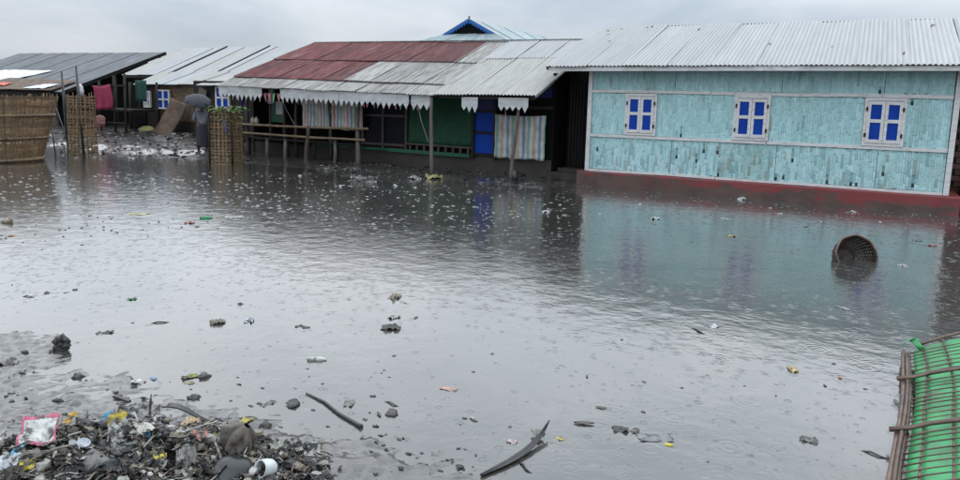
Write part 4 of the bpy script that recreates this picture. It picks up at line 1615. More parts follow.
def bowl(a, t, k=0.0):
    """t 0 = rim, 1 = bottom of bowl; mouth towards +Z of the basket's own frame"""
    th = t * math.pi / 2
    rad = (BR + k) * (math.cos(th) ** 0.75 if t < 1 else 0.0)
    return mt @ Vector((rad * math.cos(a) * 1.0, rad * math.sin(a) * 0.92, -(BD + k) * math.sin(th)))


cen = mt @ Vector((0, 0, 0))
bo = lambda q: (Vector(q) - cen)
p = MB()
rs = random.Random(2)
for i in range(34):
    a = 2 * math.pi * i / 34
    j = rs.uniform(0.5, 1.5)
    p.cur = (j, j * .95, j * .9)
    slat(p, [bowl(a + 0.25 * t, t, 0.004 * (1 if k % 2 else -1)) for k, t in enumerate((0, .15, .3, .45, .6, .75, .9, .985))], 0.022, 0.004, bo)
p.build('rib_slats', 'basket_dark', bk, kind='stuff')
for j in range(11):
    p = MB()
    jj = rs.uniform(0.5, 1.6)
    p.cur = (jj, jj * .95, jj * .9)
    t = 0.05 + 0.86 * j / 10
    slat(p, [bowl(2 * math.pi * k / 40, t + 0.01 * math.sin(3 * k), 0.006 * (1 if k % 2 else -1)) for k in range(41)], 0.024, 0.004, bo)
    p.build('weave_band', 'basket_dark', bk)
p = MB()
p.tube([bowl(2 * math.pi * k / 40, 0.0, 0.006 + 0.004 * math.sin(5 * k)) for k in range(41)], 0.014, 7, cap=False)
p.build('rim', 'rod_brown', bk, smooth=True)
for k in range(5):
    a = rs.uniform(1.8, 4.2)
    p = MB()
    b0 = bowl(a, 0.0, 0.01)
    p.tube([b0, b0 + Vector((rs.uniform(-.05, .05), rs.uniform(-.03, .03), rs.uniform(-0.02, .05)))], 0.004, 4)
    p.build('loose_strand', 'rod_brown', bk)

# ---------------------------------------------------------------- green tarp bamboo canopy lying at right
AX, AW, AH = -1.01, 2.2, 0.30
gt = empty('bamboo_canopy', (AX, -10.8, 0.0), 'low arched bamboo canopy frame lined with bright green tarpaulin', 'canopy')


def arch(x, y, k=0.0):
    """x metres from the left foot"""
    t = x / AW
    z = 0.05 + AH * math.sin(math.pi * t) ** 0.85 if 0 < t < 1 else 0.05
    return Vector((x + 0.065 * (y - 1.6) - 0.04 + 0.012 * math.sin(y * 2.6), y, z + k + 0.006 * nf(x * 3, y * 2, 1.1)))


def yend(x):
    return 1.62 + 0.42 * min(x, 0.6)


Y0 = -2.9
p = MB()
p.grid(lambda u, v: arch(0.05 + (AW - 0.1) * u, Y0 + 0.05 + (yend(AW * u) - 0.03 - Y0) * v, -0.014 - 0.018 * abs(nf(u * 13, v * 22, 1.5))), 60, 80)
p.build('green_tarpaulin', 'green_tarp', gt, smooth=True, thick=0.004)
rs = random.Random(12)
for i in range(18):
    x = 0.105 + 0.118 * i + rs.uniform(-0.01, 0.01)
    p = MB()
    ye = yend(x) + rs.uniform(0.0, 0.05)
    pts = [arch(x + 0.02 * nf(i * 1.7, k, 0.35), Y0 + (ye - Y0) * k / 18, 0.006) for k in range(19)]
    p.tube(pts, [0.0066 * rs.uniform(0.85, 1.2) * (1.2 if k % 3 == 0 else 1) for k in range(19)], 7)
    p.build('long_rod', 'rod_brown', gt, smooth=True)
bands = (-2.3, -1.05, 0.07, 0.93)
y = Y0 + 0.04
i = 0
while y < 1.55:
    if min(abs(y - b_) for b_ in bands) > 0.05:
        p = MB()
        xe = AW - rs.uniform(0.02, 0.2)
        sk = rs.uniform(-0.03, 0.05)
        pts = [arch(0.03 + (xe - 0.03) * k / 22, y + sk * k / 22 + 0.012 * nf(k * 0.35, i * 2.1, 1.0), 0.018) for k in range(23)]
        p.tube(pts, [rs.uniform(0.0028, 0.0048) for k in range(23)], 6)
        p.build('thin_rib', 'rod_brown', gt, smooth=True)
    y += rs.uniform(0.062, 0.092)
    i += 1
for yb in bands:
    for dy, r_ in ((0, 0.0095), (0.021, 0.0085)):
        p = MB()
        p.tube([arch(-0.05 + (AW + 0.1) * k / 26, yb + dy + 0.01 * nf(k * 0.3, yb), 0.03) for k in range(27)], [r_ * (1.15 if k % 4 == 0 else 1) for k in range(27)], 7)
        p.build('cross_rib', 'rod_brown', gt, smooth=True)
for dx, dz, r_, ye in ((-0.01, 0.01, 0.014, 1.62), (0.022, 0.012, 0.012, 1.58), (0.008, 0.036, 0.010, 1.50)):
    p = MB()
    pts = [arch(0.0, Y0 + (ye - Y0) * k / 30, 0) + Vector((dx, 0, dz)) for k in range(31)]
    p.tube(pts, [r_ * (1.18 if k % 4 == 0 else 1.0) for k in range(31)], 8)
    p.build('edge_pole', 'rod_brown', gt, smooth=True)
p = MB()
p.tube([arch(0.06 + (AW - 0.1) * k / 26, yend(0.06 + (AW - 0.1) * k / 26) - 0.05, 0.034) for k in range(27)], [0.0095 * (1.2 if k % 5 == 0 else 1) for k in range(27)], 7)
p.build('end_rib', 'rod_brown', gt, smooth=True)
for yb in bands:
    p = MB()
    p.lathe([(0.026, -0.02), (0.032, 0), (0.026, 0.02)], 10, arch(0, yb + 0.013, 0.02) + Vector((0.01, 0, 0)), Matrix.Rotation(R(90), 3, 'X'))
    p.build('lashing', 'wet_black', gt, smooth=True)
p = MB()
p.grid(lambda u, v: arch(0.03 + 0.05 * v, 1.57 + 0.012 * u) + Vector((0.10 * u - 0.05, 0.02 * math.sin(6 * u), 0.05 + 0.03 * math.sin(4 * u + v))), 8, 4)
p.build('torn_edge', 'green_tarp', gt, smooth=True, thick=0.003)

# ---------------------------------------------------------------- brick corner right of the blue house
bw = empty('brick_wall', (0.95, 1.5, 0), 'dark red brick wall end beyond the turquoise house corner', 'wall')
p = MB()
p.box((0, 0, 0.25), (1.9, 0.22, 0.04))
p.box((0, 0.05, 1.38), (1.86, 0.1, 2.84))
p.build('mortar_core', 'base_mud', bw)
bm_ = None
for j in range(24):
    for i in range(8):
        if bm_ is None:
            p = MB()
            p.box((0, 0, 0), (0.21, 0.1, 0.1))
            bm_ = o = p.build('brick', 'brick_red', bw)
        else:
            o = link_copy(bm_, bw)
        o.location = (-0.82 + i * 0.225 + (0.11 if j % 2 else 0), -0.03 + random.uniform(-.004, .004), 0.06 + j * 0.115)
p = MB()
p.box((0.1, -0.6, 0.3), (1.7, 0.5, 0.25))
p.box((0.1, -0.4, 0.62), (1.7, 0.3, 0.06))
p.build('red_step', flat('paint_red', (0.15, 0.02, 0.025)), bw)

# ---------------------------------------------------------------- person with umbrella
pg = at(203, 156.5)
PG = Vector((pg.x, pg.y, 0.0))
person = empty('person', PG, 'person in grey shirt and long dark wrap skirt standing under umbrella', 'person', rz=YAW + R(-50))
# local frame: faces -X (to the left of the picture), +Z up


def skin_mesh(name, verts, edges, mat, parent, sub=2, root=0):
    me = bpy.data.meshes.new(name)
    me.from_pydata([v[:3] for v in verts], edges, [])
    o = bpy.data.objects.new(name, me)
    col.objects.link(o)
    o.parent = parent
    md = o.modifiers.new('skin', 'SKIN')
    md.use_smooth_shade = True
    for i, v in enumerate(verts):
        sv = me.skin_vertices[0].data[i]
        sv.radius = (v[3], v[4] if len(v) > 4 else v[3])
        sv.use_root = i == root
    sb = o.modifiers.new('sub', 'SUBSURF')
    sb.levels = sub
    sb.render_levels = sub
    me.materials.append(M[mat])
    return o


S = 1.52 / 1.65
V = [(0, 0, .90, .12, .14), (0, 0, 1.10, .10, .13), (.01, 0, 1.28, .11, .16), (0, 0, 1.39, .05, .055), (-.02, 0, 1.45, .045), (-.03, 0, 1.54, .075, .07), (-.03, 0, 1.62, .055),
     (0, -.17, 1.33, .045), (-.08, -.21, 1.10, .038), (-.25, -.10, 1.17, .03), (-.31, -.06, 1.22, .026),
     (0, .17, 1.33, .045), (-.04, .22, 1.08, .038), (-.22, .10, 1.06, .03), (-.30, .03, 1.10, .026),
     (0, -.09, .84, .085), (-.10, -.09, .46, .058), (-.12, -.09, .09, .036), (-.15, -.09, .03, .034), (-.25, -.09, .02, .026),
     (0, .09, .84, .085), (.05, .09, .46, .058), (.13, .09, .09, .036), (.11, .09, .03, .034), (.01, .10, .02, .026)]
V = [tuple(c * S for c in v) for v in V]
Ed = [(0, 1), (1, 2), (2, 3), (3, 4), (4, 5), (5, 6), (2, 7), (7, 8), (8, 9), (9, 10), (2, 11), (11, 12), (12, 13), (13, 14), (0, 15), (15, 16), (16, 17), (17, 18), (18, 19), (0, 20), (20, 21), (21, 22), (22, 23), (23, 24)]
skin_mesh('body', V, Ed, 'skin', person)
Vs = [(0, 0, .93, .135, .155), (0, 0, 1.10, .118, .15), (.01, 0, 1.28, .125, .175), (0, 0, 1.385, .06, .07), (0, -.18, 1.33, .062), (-.05, -.215, 1.16, .056), (-.06, -.22, 1.09, .05), (0, .18, 1.33, .062), (-.03, .215, 1.16, .056), (-.045, .22, 1.07, .05)]
Vs = [tuple(c * S for c in v) for v in Vs]
skin_mesh('shirt', Vs, [(0, 1), (1, 2), (2, 3), (2, 4), (4, 5), (5, 6), (2, 7), (7, 8), (8, 9)], 'cloth_grey', person)
p = MB()
prof = []
SEG = 36
for zi in range(14):
    t = zi / 13
    z = (0.30 + 0.70 * t) * S
    for k in range(SEG):
        a = 2 * math.pi * k / SEG
        fold = 1 + 0.06 * (1 - t) * math.sin(7 * a + 2 * t) + 0.03 * math.sin(13 * a)
        rx, ry = (0.165 - 0.03 * t) * fold, (0.175 - 0.02 * t - 0.02 * (t > 0.9)) * fold
        p.v.append((S * rx * math.cos(a) + 0.02 * (1 - t), S * ry * math.sin(a), z))
for zi in range(13):
    for k in range(SEG):
        k2 = (k + 1) % SEG
        p.face((zi * SEG + k, zi * SEG + k2, (zi + 1) * SEG + k2, (zi + 1) * SEG + k))
p.build('wrap_skirt', 'cloth_dark', person, smooth=True, thick=0.006)
# head details
hc = Vector((-.03, 0, 1.555)) * S
p = MB()
p.lathe([(0.001, 0.105), (0.05, 0.09), (0.082, 0.05), (0.09, 0.0), (0.085, -0.05), (0.05, -0.075)], 16, hc + Vector((0.016, 0, 0.0)))
p.build('hair', 'hair', person, smooth=True)
p = MB()
p.poly([hc + Vector((-0.075, -0.012, -0.02)), hc + Vector((-0.075, 0.012, -0.02)), hc + Vector((-0.098, 0, -0.022))])
p.poly([hc + Vector((-0.072, 0, 0.02)), hc + Vector((-0.075, -0.012, -0.02)), hc + Vector((-0.098, 0, -0.022))])
p.poly([hc + Vector((-0.072, 0, 0.02)), hc + Vector((-0.098, 0, -0.022)), hc + Vector((-0.075, 0.012, -0.02))])
p.build('nose', 'skin', person)
for sy in (-1, 1):
    p = MB()
    p.lathe([(0.001, 0.008), (0.009, 0), (0.001, -0.008)], 8, hc + Vector((-0.066, sy * 0.03, 0.012)))
    p.build('eye', 'hair', person)
    p = MB()
    p.lathe([(0.001, 0.025), (0.014, 0.01), (0.012, -0.015), (0.001, -0.025)], 8, hc + Vector((0.0, sy * 0.078, -0.005)))
    p.build('ear', 'skin', person, smooth=True)
p = MB()
p.box(hc + Vector((-0.066, 0, -0.045)), (0.012, 0.04, 0.01))
p.build('mouth', flat('lip', (0.12, 0.04, 0.035)), person)
grip = Vector((-.315, -.045, 1.235)) * S
for base, sgn in ((Vector((-.31, -.06, 1.22)) * S, 1), (Vector((-.30, .03, 1.10)) * S, -1)):
    for k in range(5):
        p = MB()
        f0 = base + Vector((-0.012, 0.0, 0.03 - 0.016 * k))
        if k == 0:
            pts = [f0 + Vector((0.01, -0.005 * sgn, 0.0)), f0 + Vector((-0.02, 0.028 * sgn, 0.018)), f0 + Vector((-0.035, 0.032 * sgn, 0.03))]
        else:
            l_ = (0, .9, 1, .95, .75)[k]
            pts = [f0, f0 + Vector((-0.035 * l_, -0.012 * sgn, 0)), f0 + Vector((-0.045 * l_, 0.018 * sgn, -0.002)), f0 + Vector((-0.02, 0.03 * sgn, -0.004))]
        p.tube(pts, 0.008, 6)
        p.build('finger', 'skin', person, smooth=True)

um = empty('umbrella', PG + Vector((0, 0, 0)), 'open black umbrella tilted back over the person in grey shirt', 'umbrella', rz=YAW + R(-50))
gr = grip
axisv = Vector((0.62, -0.10, 1)).normalized()
tip = gr + axisv * 0.60
ux = axisv.cross(Vector((0, 1, 0))).normalized()
uy = axisv.cross(ux)
p = MB()
p.tube([gr - axisv * 0.14, tip + axisv * 0.05], 0.008, 6)
p.build('shaft', 'metal', um)
p = MB()
p.tube([gr - axisv * 0.12, gr - axisv * 0.2, gr - axisv * 0.23 + ux * 0.03, gr - axisv * 0.2 + ux * 0.06], 0.013, 7)
p.build('handle', 'wet_black', um, smooth=True)
UR, UD = 0.37, 0.14
p = MB()


def canopy(u, v):
    a = u * 2 * math.pi
    k = 8
    sc_ = 1 - 0.13 * v * (1 - abs(math.cos(a * k / 2)))
    rad = UR * math.sin(v * 1.25) / math.sin(1.25) * sc_
    dz = -UD * (1 - math.cos(v * 1.25)) / (1 - math.cos(1.25)) + 0.02 * v * (1 - abs(math.cos(a * k / 2)))
    return tip + ux * (rad * math.cos(a)) + uy * (rad * math.sin(a)) + axisv * dz


p.grid(canopy, 64, 8)
p.build('canopy', 'umbrella', um, smooth=False, thick=0.003)
for k in range(8):
    p = MB()
    p.tube([canopy(k / 8, v) - axisv * 0.008 for v in (0.02, 0.25, 0.5, 0.75, 1.0)], 0.003, 4)
    p.build('rib', 'metal', um)


# ---------------------------------------------------------------- rubbish
def surf(px, py):
    """point on mud or water under a place read off the photograph"""
    d = fw + rt * ((px - CX) / FPX) - up * ((py - CY) / FPX)
    t0, t1 = (0.5 - CAM.z) / d.z, (-0.01 - CAM.z) / d.z
    n = 40
    ta = t0
    for i in range(1, n + 1):
        tb = t0 + (t1 - t0) * i / n
        q = CAM + d * tb
        if q.z <= max(0.0, ground_h(q.x, q.y)):
            break
        ta = tb
    for _ in range(6):
        tm = (ta + tb) / 2
        q = CAM + d * tm
        if q.z <= max(0.0, ground_h(q.x, q.y)):
            tb = tm
        else:
            ta = tm
    return CAM + d * tb


def ppm(q):
    return FPX / max(0.5, (q - CAM).dot(fw))


GB = bpy.data.materials


def cmat(c, rough=0.4):
    nm = 'scrap_%02d_%02d_%02d' % tuple(int(v * 99) for v in c)
    if nm not in M:
        M[nm] = pm(nm, c, tuple(v * 0.7 for v in c), 14, (1, 1, 1), rough, 0.2, c3=(0.06, 0.053, 0.046), s3=22, lo3=0.46, hi3=0.60)
    return M[nm]


def lump(mb, c, r, seed, sq=(1, 1, 0.7), nu=12, nv=8, rough=0.45, fr=1.6):
    def fn(u, v):
        a, b = u * 2 * math.pi, (v - 0.5) * math.pi
        d = Vector((math.cos(a) * math.cos(b), math.sin(a) * math.cos(b), math.sin(b)))
        k = r * (1 + rough * mn.noise(d * fr + Vector((seed * 3.7, seed, 0))) + rough * 0.5 * mn.noise(d * fr * 2.7 + Vector((seed, 0, seed))))
        return Vector(c) + Vector((d.x * k * sq[0], d.y * k * sq[1], d.z * k * sq[2]))
    mb.grid(fn, nu, nv)


def sheet(mb, c, w, L, seed, curl=0.25, rot=0.0, tilt=0.0, nu=7, nv=6):
    """crumpled sheet"""
    ca, sa = math.cos(rot), math.sin(rot)

    def fn(u, v):
        x = (u - 0.5) * w * (1 + 0.25 * nf(v * 3, seed, 1))
        y = (v - 0.5) * L * (1 + 0.25 * nf(u * 3, seed + 5, 1))
        z = curl * min(w, L) * (nf(u * 3 + seed, v * 3, 1.1) + 0.6 * nf(u * 6, v * 6 + seed, 1.2)) + tilt * y
        return Vector(c) + Vector((x * ca - y * sa, x * sa + y * ca, z))
    mb.grid(fn, nu, nv)


CATS = {'film': 'plastic film', 'bag': 'plastic bag', 'wrap': 'wrapper', 'stick': 'stick', 'clod': 'mud clod', 'leaf': 'leaf', 'bottle': 'bottle', 'cup': 'cup', 'board': 'board', 'rag': 'rag'}
NAMES = {'film': 'plastic_film', 'bag': 'plastic_bag', 'wrap': 'wrapper', 'stick': 'stick', 'clod': 'mud_clod', 'leaf': 'dead_leaf', 'bottle': 'plastic_bottle', 'cup': 'paper_cup', 'board': 'wood_scrap', 'rag': 'rag'}
_n = [0]


def scrap(kind, px, py, wpx, c, label, rot=None, group=None, lift=0.0):
    _n[0] += 1
    sd_ = _n[0]
    q = surf(px, py)
    r = wpx / ppm(q) / 2
    m = MB()
    rot = random.uniform(0, 3.1) if rot is None else rot
    mat = cmat(c)
    thick = 0.0
    if kind == 'bag':
        sheet(m, (0, 0, r * 0.14), r * 2, r * 1.25, sd_, 0.42, 0, 0, 14, 10)
        m.v = [(x_, y_, z_ + r * 0.22 * max(0, 1 - (x_ * x_ + y_ * y_) / r ** 2)) for x_, y_, z_ in m.v]
        thick = 0.003
    elif kind == 'clod':
        lump(m, (0, 0, r * 0.15), r, sd_, (1, 0.8, 0.5), 12, 8, 0.6)
    elif kind == 'film':
        sheet(m, (0, 0, 0.006), r * 2, r * 1.0, sd_, 0.07, 0, 0, 10, 8)
        thick = 0.002
    elif kind == 'wrap':
        sheet(m, (0, 0, 0.012 + r * 0.12), r * 2, r * 1.3, sd_, 0.35)
        thick = 0.002
    elif kind == 'leaf':
        m.grid(lambda u, v: (2 * r * (u - 0.5), 0.62 * r * math.sin(math.pi * min(1, u * 1.02)) * (v - 0.5) * 2 * 0.5, 0.012 + 0.25 * r * abs(v - 0.5) + 0.2 * r * (u - 0.4) ** 2), 8, 4)
        thick = 0.002
    elif kind == 'stick':
        b = r * 0.08
        m.tube([(-r, 0, 0.008), (-r * 0.3, r * 0.12, 0.02), (r * 0.4, -r * 0.05, 0.018), (r, r * 0.1, 0.01)], [max(0.004, b * 0.8), max(0.005, b), max(0.004, b * 0.9), max(0.003, b * 0.4)], 6)
    elif kind == 'bottle':
        mm = Matrix.Rotation(R(88), 3, 'Y')
        m.lathe([(0.001, -r), (r * 0.3, -r * 0.98), (r * 0.32, -r * 0.5), (r * 0.28, -r * 0.1), (r * 0.32, r * 0.2), (r * 0.28, r * 0.5), (r * 0.12, r * 0.8), (r * 0.13, r), (0.001, r)], 12, (0, 0, r * 0.12), mm)
    elif kind == 'cup':
        mm = Matrix.Rotation(R(65), 3, 'Y')
        m.lathe([(0.001, -r), (r * 0.5, -r), (r * 0.72, r), (r * 0.66, r * 0.98), (r * 0.45, -r * 0.9), (0.001, -r * 0.9)], 14, (0, 0, r * 0.45), mm)
    elif kind == 'board':
        m.box((0, 0, 0.012), (2 * r, r * 0.4, max(0.012, r * 0.12)), Matrix.Rotation(R(6), 3, 'Y'))
    elif kind == 'rag':
        sheet(m, (0, 0, r * 0.06), r * 2, r * 1.0, sd_, 0.3, 0, 0, 14, 10)
        thick = 0.003
    o = m.build(NAMES[kind], mat, None, smooth=kind not in ('board', 'wrap'), thick=thick, loc=(q.x, q.y, q.z + lift - {'clod': 0.006, 'bag': 0.006, 'rag': 0.004, 'stick': 0.012, 'wrap': 0.012, 'leaf': 0.010}.get(kind, 0.004)), label=label, cat=CATS[kind], group=group)
    o.rotation_euler = (0, 0, rot)
    return o


DK, BRN, TAN, WHT, GRY, YEL = (0.02, 0.018, 0.017), (0.08, 0.055, 0.04), (0.26, 0.21, 0.15), (0.62, 0.62, 0.60), (0.17, 0.165, 0.16), (0.55, 0.40, 0.07)
GRN, PNK, BLU, RED = (0.02, 0.25, 0.09), (0.50, 0.20, 0.18), (0.08, 0.25, 0.5), (0.45, 0.04, 0.03)
scrap('film', 137, 214, 20, (0.46, 0.40, 0.14), 'flattened yellow plastic bag floating on open water', 0.5)
scrap('bottle', 206, 218.5, 12, (0.02, 0.30, 0.12), 'small green bottle floating past the leafy cage reflection', 0.7)
scrap('wrap', 190, 223, 9, PNK, 'pale pink wrapper floating near the green bottle')
scrap('film', 234, 217, 18, (0.45, 0.45, 0.44), 'thin white film floating right of the green bottle', 0.5)
scrap('cup', 7, 223, 9, (0.3, 0.25, 0.17), 'tan cup sticking out of water below the big cage')
scrap('wrap', 11, 236, 6, (0.55, 0.3, 0.12), 'orange scrap floating below the tan cup')
scrap('stick', 28, 297, 14, DK, 'bent black twig with a hooked end on bluish water', 0.3)
scrap('rag', 105, 333, 16, (0.08, 0.075, 0.07), 'flat grey rag awash beyond the rubbish heap')
scrap('wrap', 132, 299.5, 8, (0.05, 0.22, 0.10), 'small dark green wrapper alone on pale water')
scrap('stick', 160, 323, 18, DK, 'looped black twig on the water near a black clod', 0.8)
scrap('bag', 218, 323, 15, (0.20, 0.18, 0.14), 'brown sodden bag beside the white and blue packet')
scrap('wrap', 249, 321, 13, (0.55, 0.6, 0.66), 'white packet with blue tint lying crumpled on water')
scrap('rag', 303, 327, 14, (0.07, 0.055, 0.045), 'dark brown rag half sunk with a pale edge')
scrap('bag', 395, 297.5, 15, (0.27, 0.22, 0.15), 'brown rounded bag bulging from the water')
scrap('stick', 416, 318, 9, DK, 'short thick black stick standing from water', 1.6)
scrap('bag', 391, 328.5, 19, (0.10, 0.09, 0.075), 'dark flat bag with white rim below the brown bag', 0.45)
scrap('wrap', 394, 317.5, 12, (0.42, 0.42, 0.40), 'pale wrapper between the brown bag and dark bag')
scrap('bottle', 317, 360, 19, (0.55, 0.56, 0.50), 'clear flattened bottle with green ends on grey water', 0.5)
scrap('film', 449, 389, 17, (0.42, 0.24, 0.19), 'pink and yellow torn wrapper lying flat')
scrap('bag', 714, 327, 10, (0.70, 0.70, 0.68), 'bright white cup-like bag standing upright in open water')
scrap('stick', 698, 331, 22, DK, 'thin black stick pointing at the bright white bag', 2.4)
scrap('wrap', 793, 370, 13, (0.6, 0.45, 0.18), 'yellow and pink wrapper near the green canopy')
scrap('wrap', 840, 378, 6, (0.55, 0.15, 0.12), 'tiny red and white scrap near the green canopy')
scrap('leaf', 584, 424, 20, (0.09, 0.065, 0.045), 'big curled brown leaf on grey water', 0.4)
scrap('leaf', 601, 408, 11, (0.12, 0.09, 0.06), 'small curled leaf behind the big brown leaf')
scrap('wrap', 669, 445, 8, (0.62, 0.50, 0.05), 'bright yellow tapering scrap on grey water')
scrap('wrap', 560, 439, 7, (0.62, 0.52, 0.06), 'bright yellow scrap beside the curved black plank')
scrap('bag', 809, 440.5, 16, (0.17, 0.175, 0.16), 'grey green carton end with white lip in water')
scrap('stick', 874, 455, 26, (0.09, 0.08, 0.05), 'forked olive twig near the canopy pole', -0.3)
scrap('rag', 626, 430, 26, (0.06, 0.055, 0.05), 'tangle of wet grey twigs and film', 0.4)
scrap('film', 655, 438, 34, (0.20, 0.20, 0.20), 'clear plastic film spread flat on the water', 0.5)
scrap('bag', 742, 199.5, 9, WHT, 'crumpled white bag at the foot of the red plinth')
scrap('wrap', 933, 246, 8, RED, 'red scrap floating right of the dark basket')
scrap('rag', 918, 241, 9, (0.05, 0.06, 0.09), 'black rag floating beside the red scrap')
scrap('bag', 903, 266, 9, (0.5, 0.5, 0.48), 'white foam piece floating beside the dark basket')
scrap('wrap', 732, 236.5, 8, (0.50, 0.42, 0.10), 'yellow strip floating before the turquoise house')
scrap('bag', 655, 219, 9, (0.52, 0.53, 0.5), 'white bag floating before the turquoise house window')
scrap('rag', 806, 227, 8, DK, 'black scrap floating before the turquoise house')
scrap('film', 726, 219, 12, (0.36, 0.37, 0.36), 'thin white sheet floating near the plinth')
scrap('film', 842, 308, 13, (0.38, 0.39, 0.39), 'pale film floating below the dark basket')
scrap('bag', 473, 169, 11, (0.55, 0.52, 0.46), 'white and brown bag caught on the bank below blue door', 0.9)
scrap('bag', 435, 178.5, 17, (0.45, 0.36, 0.15), 'yellowish straw litter bundle at the foot of shop post')
scrap('bag', 546, 212, 8, (0.55, 0.55, 0.53), 'white scrap floating before the dark alley')
scrap('bag', 414, 179, 13, (0.45, 0.45, 0.43), 'white bag stranded at the shop bank edge')
for px, py, r_, l_ in ((364, 181, 13, 'grey rubbish clump heaped in water before the shops'), (352, 170, 11, 'muddy rubble clump below the striped tarpaulin'), (326, 168, 9, 'small muddy clump beside the staging stilt')):
    q = surf(px, py)
    m = MB()
    rs = random.Random(int(px))
    rw = r_ / ppm(q)
    lump(m, (0, 0, 0.0), rw, px, (1.1, 0.7, 0.35), 18, 10, 0.5, 2)
    cl = empty('rubbish_clump', (q.x, q.y, 0), l_, 'rubbish')
    m.build('mud_core', 'mud', cl, smooth=True)
    m = MB()
    for k in range(45):
        j = rs.uniform(0.04, 0.5)
        m.cur = (j, j * 0.96, j * 0.9)
        sheet(m, (rs.uniform(-1, 1) * rw, rs.uniform(-0.8, 0.6) * rw, rs.uniform(0.0, 0.35) * rw), rs.uniform(.03, .12), rs.uniform(.03, .1), k, 0.5, rs.uniform(0, 3), rs.uniform(-1, 1), 2, 2)
    m.build('scraps', 'litter', cl, kind='stuff')

sm = 'small dark clods floating on the puddle'
for px, py, r_ in ((168, 203, 8), (181, 193, 6), (154, 198, 6), (90, 216, 6), (122, 215, 5), (1, 239, 6), (42, 250, 5), (82, 245, 6), (12, 285, 6), (47, 293, 10), (65, 293, 5), (75, 290, 9), (197, 227, 8), (279, 284, 5), (240, 304, 10), (405, 303, 4),
                   (308, 369, 7), (394, 356, 8), (492, 354, 8), (622, 340, 7), (587, 377, 11), (644, 382, 8), (682, 388, 8), (745, 386, 7), (825, 386, 12), (865, 389, 9), (834, 364, 8), (776, 396, 6), (691, 242, 5), (929, 323, 5), (464, 446, 5), (510, 427, 9), (696, 401, 6), (643, 412, 10), (349, 300, 4), (520, 300, 5), (460, 337, 4), (600, 440, 5), (708, 462, 8), (720, 430, 5), (133, 323, 7)):
    scrap(random.choice(('clod', 'clod', 'leaf')), px, py, r_ * 0.62, random.choice((DK, DK, (0.05, 0.042, 0.036))), 'small dark clod floating on the open puddle', group=sm)
for px, py, r_ in ((600, 214, 5), (690, 208, 5), (780, 214, 6), (853, 212, 8), (880, 222, 4), (905, 228, 5), (560, 205, 5), (500, 196, 5), (470, 192, 6), (415, 188, 6), (395, 186, 7), (340, 186, 6), (300, 176, 6), (770, 208, 4), (820, 222, 4), (640, 204, 5)):
    scrap('bag', px, py, r_ * 0.75, random.choice(((0.5, 0.5, 0.48), (0.38, 0.37, 0.34), (0.55, 0.53, 0.5))), 'tiny pale plastic scrap floating near the building fronts', group='pale scraps along the building fronts')

# mud-flat items
q0, q1 = surf(306, 394), surf(361, 428)
p = MB()
d = q1 - q0
p.tube([(0, 0, 0.006), d * 0.3 + Vector((0.012, 0.012, 0.008)), d * 0.65 + Vector((-.012, 0, 0.008)), d * 0.95 + Vector((0, 0, 0.008)), d + Vector((0, 0, 0.006))], [0.004, 0.007, 0.008, 0.010, 0.015], 8)
p.build('long_stick', 'wet_black', None, smooth=True, loc=q0, label='long straight black stick lying across the mud', cat='stick')
q0, q1 = surf(481, 477), surf(549, 432)
d = q1 - q0
L = d.length
p = MB()
p.grid(lambda u, v: (L * u, 0.05 * L * (math.sin(math.pi * (0.06 + 0.94 * u)) ** 0.7) * (v - 0.5) * 1.3 + 0.10 * L * math.sin(math.pi * u) * -1 * 0.6, 0.002 + 0.055 * u ** 4 + 0.012 * abs(v - 0.5) * 2), 20, 6)
o = p.build('palm_sheath', 'wet_black', None, smooth=True, thick=0.004, loc=q0, label='curved black palm sheath curling up at one end', cat='palm sheath')
o.rotation_euler = (0, 0, math.atan2(d.y, d.x))
scrap('bag', 538, 437, 14, (0.26, 0.23, 0.19), 'beige crumpled paper lying against the black palm sheath', lift=0.02)
scrap('stick', 524, 468, 26, DK, 'short black rib crossing below the palm sheath', -0.6)
scrap('wrap', 512, 442, 10, (0.52, 0.42, 0.40), 'white and pink paper strip near the palm sheath')
scrap('stick', 473, 420, 13, (0.45, 0.42, 0.4), 'pale straw lying on grey water', -0.3)
q = surf(62, 349)
p = MB()
lump(p, (0, 0, 0.03), 0.062, 5, (0.95, 0.8, 0.9), 18, 12, 0.5, 1.9)
p.build('rock', 'rock', None, smooth=False, loc=q, label='jagged black rock standing in the shallow water', cat='rock')
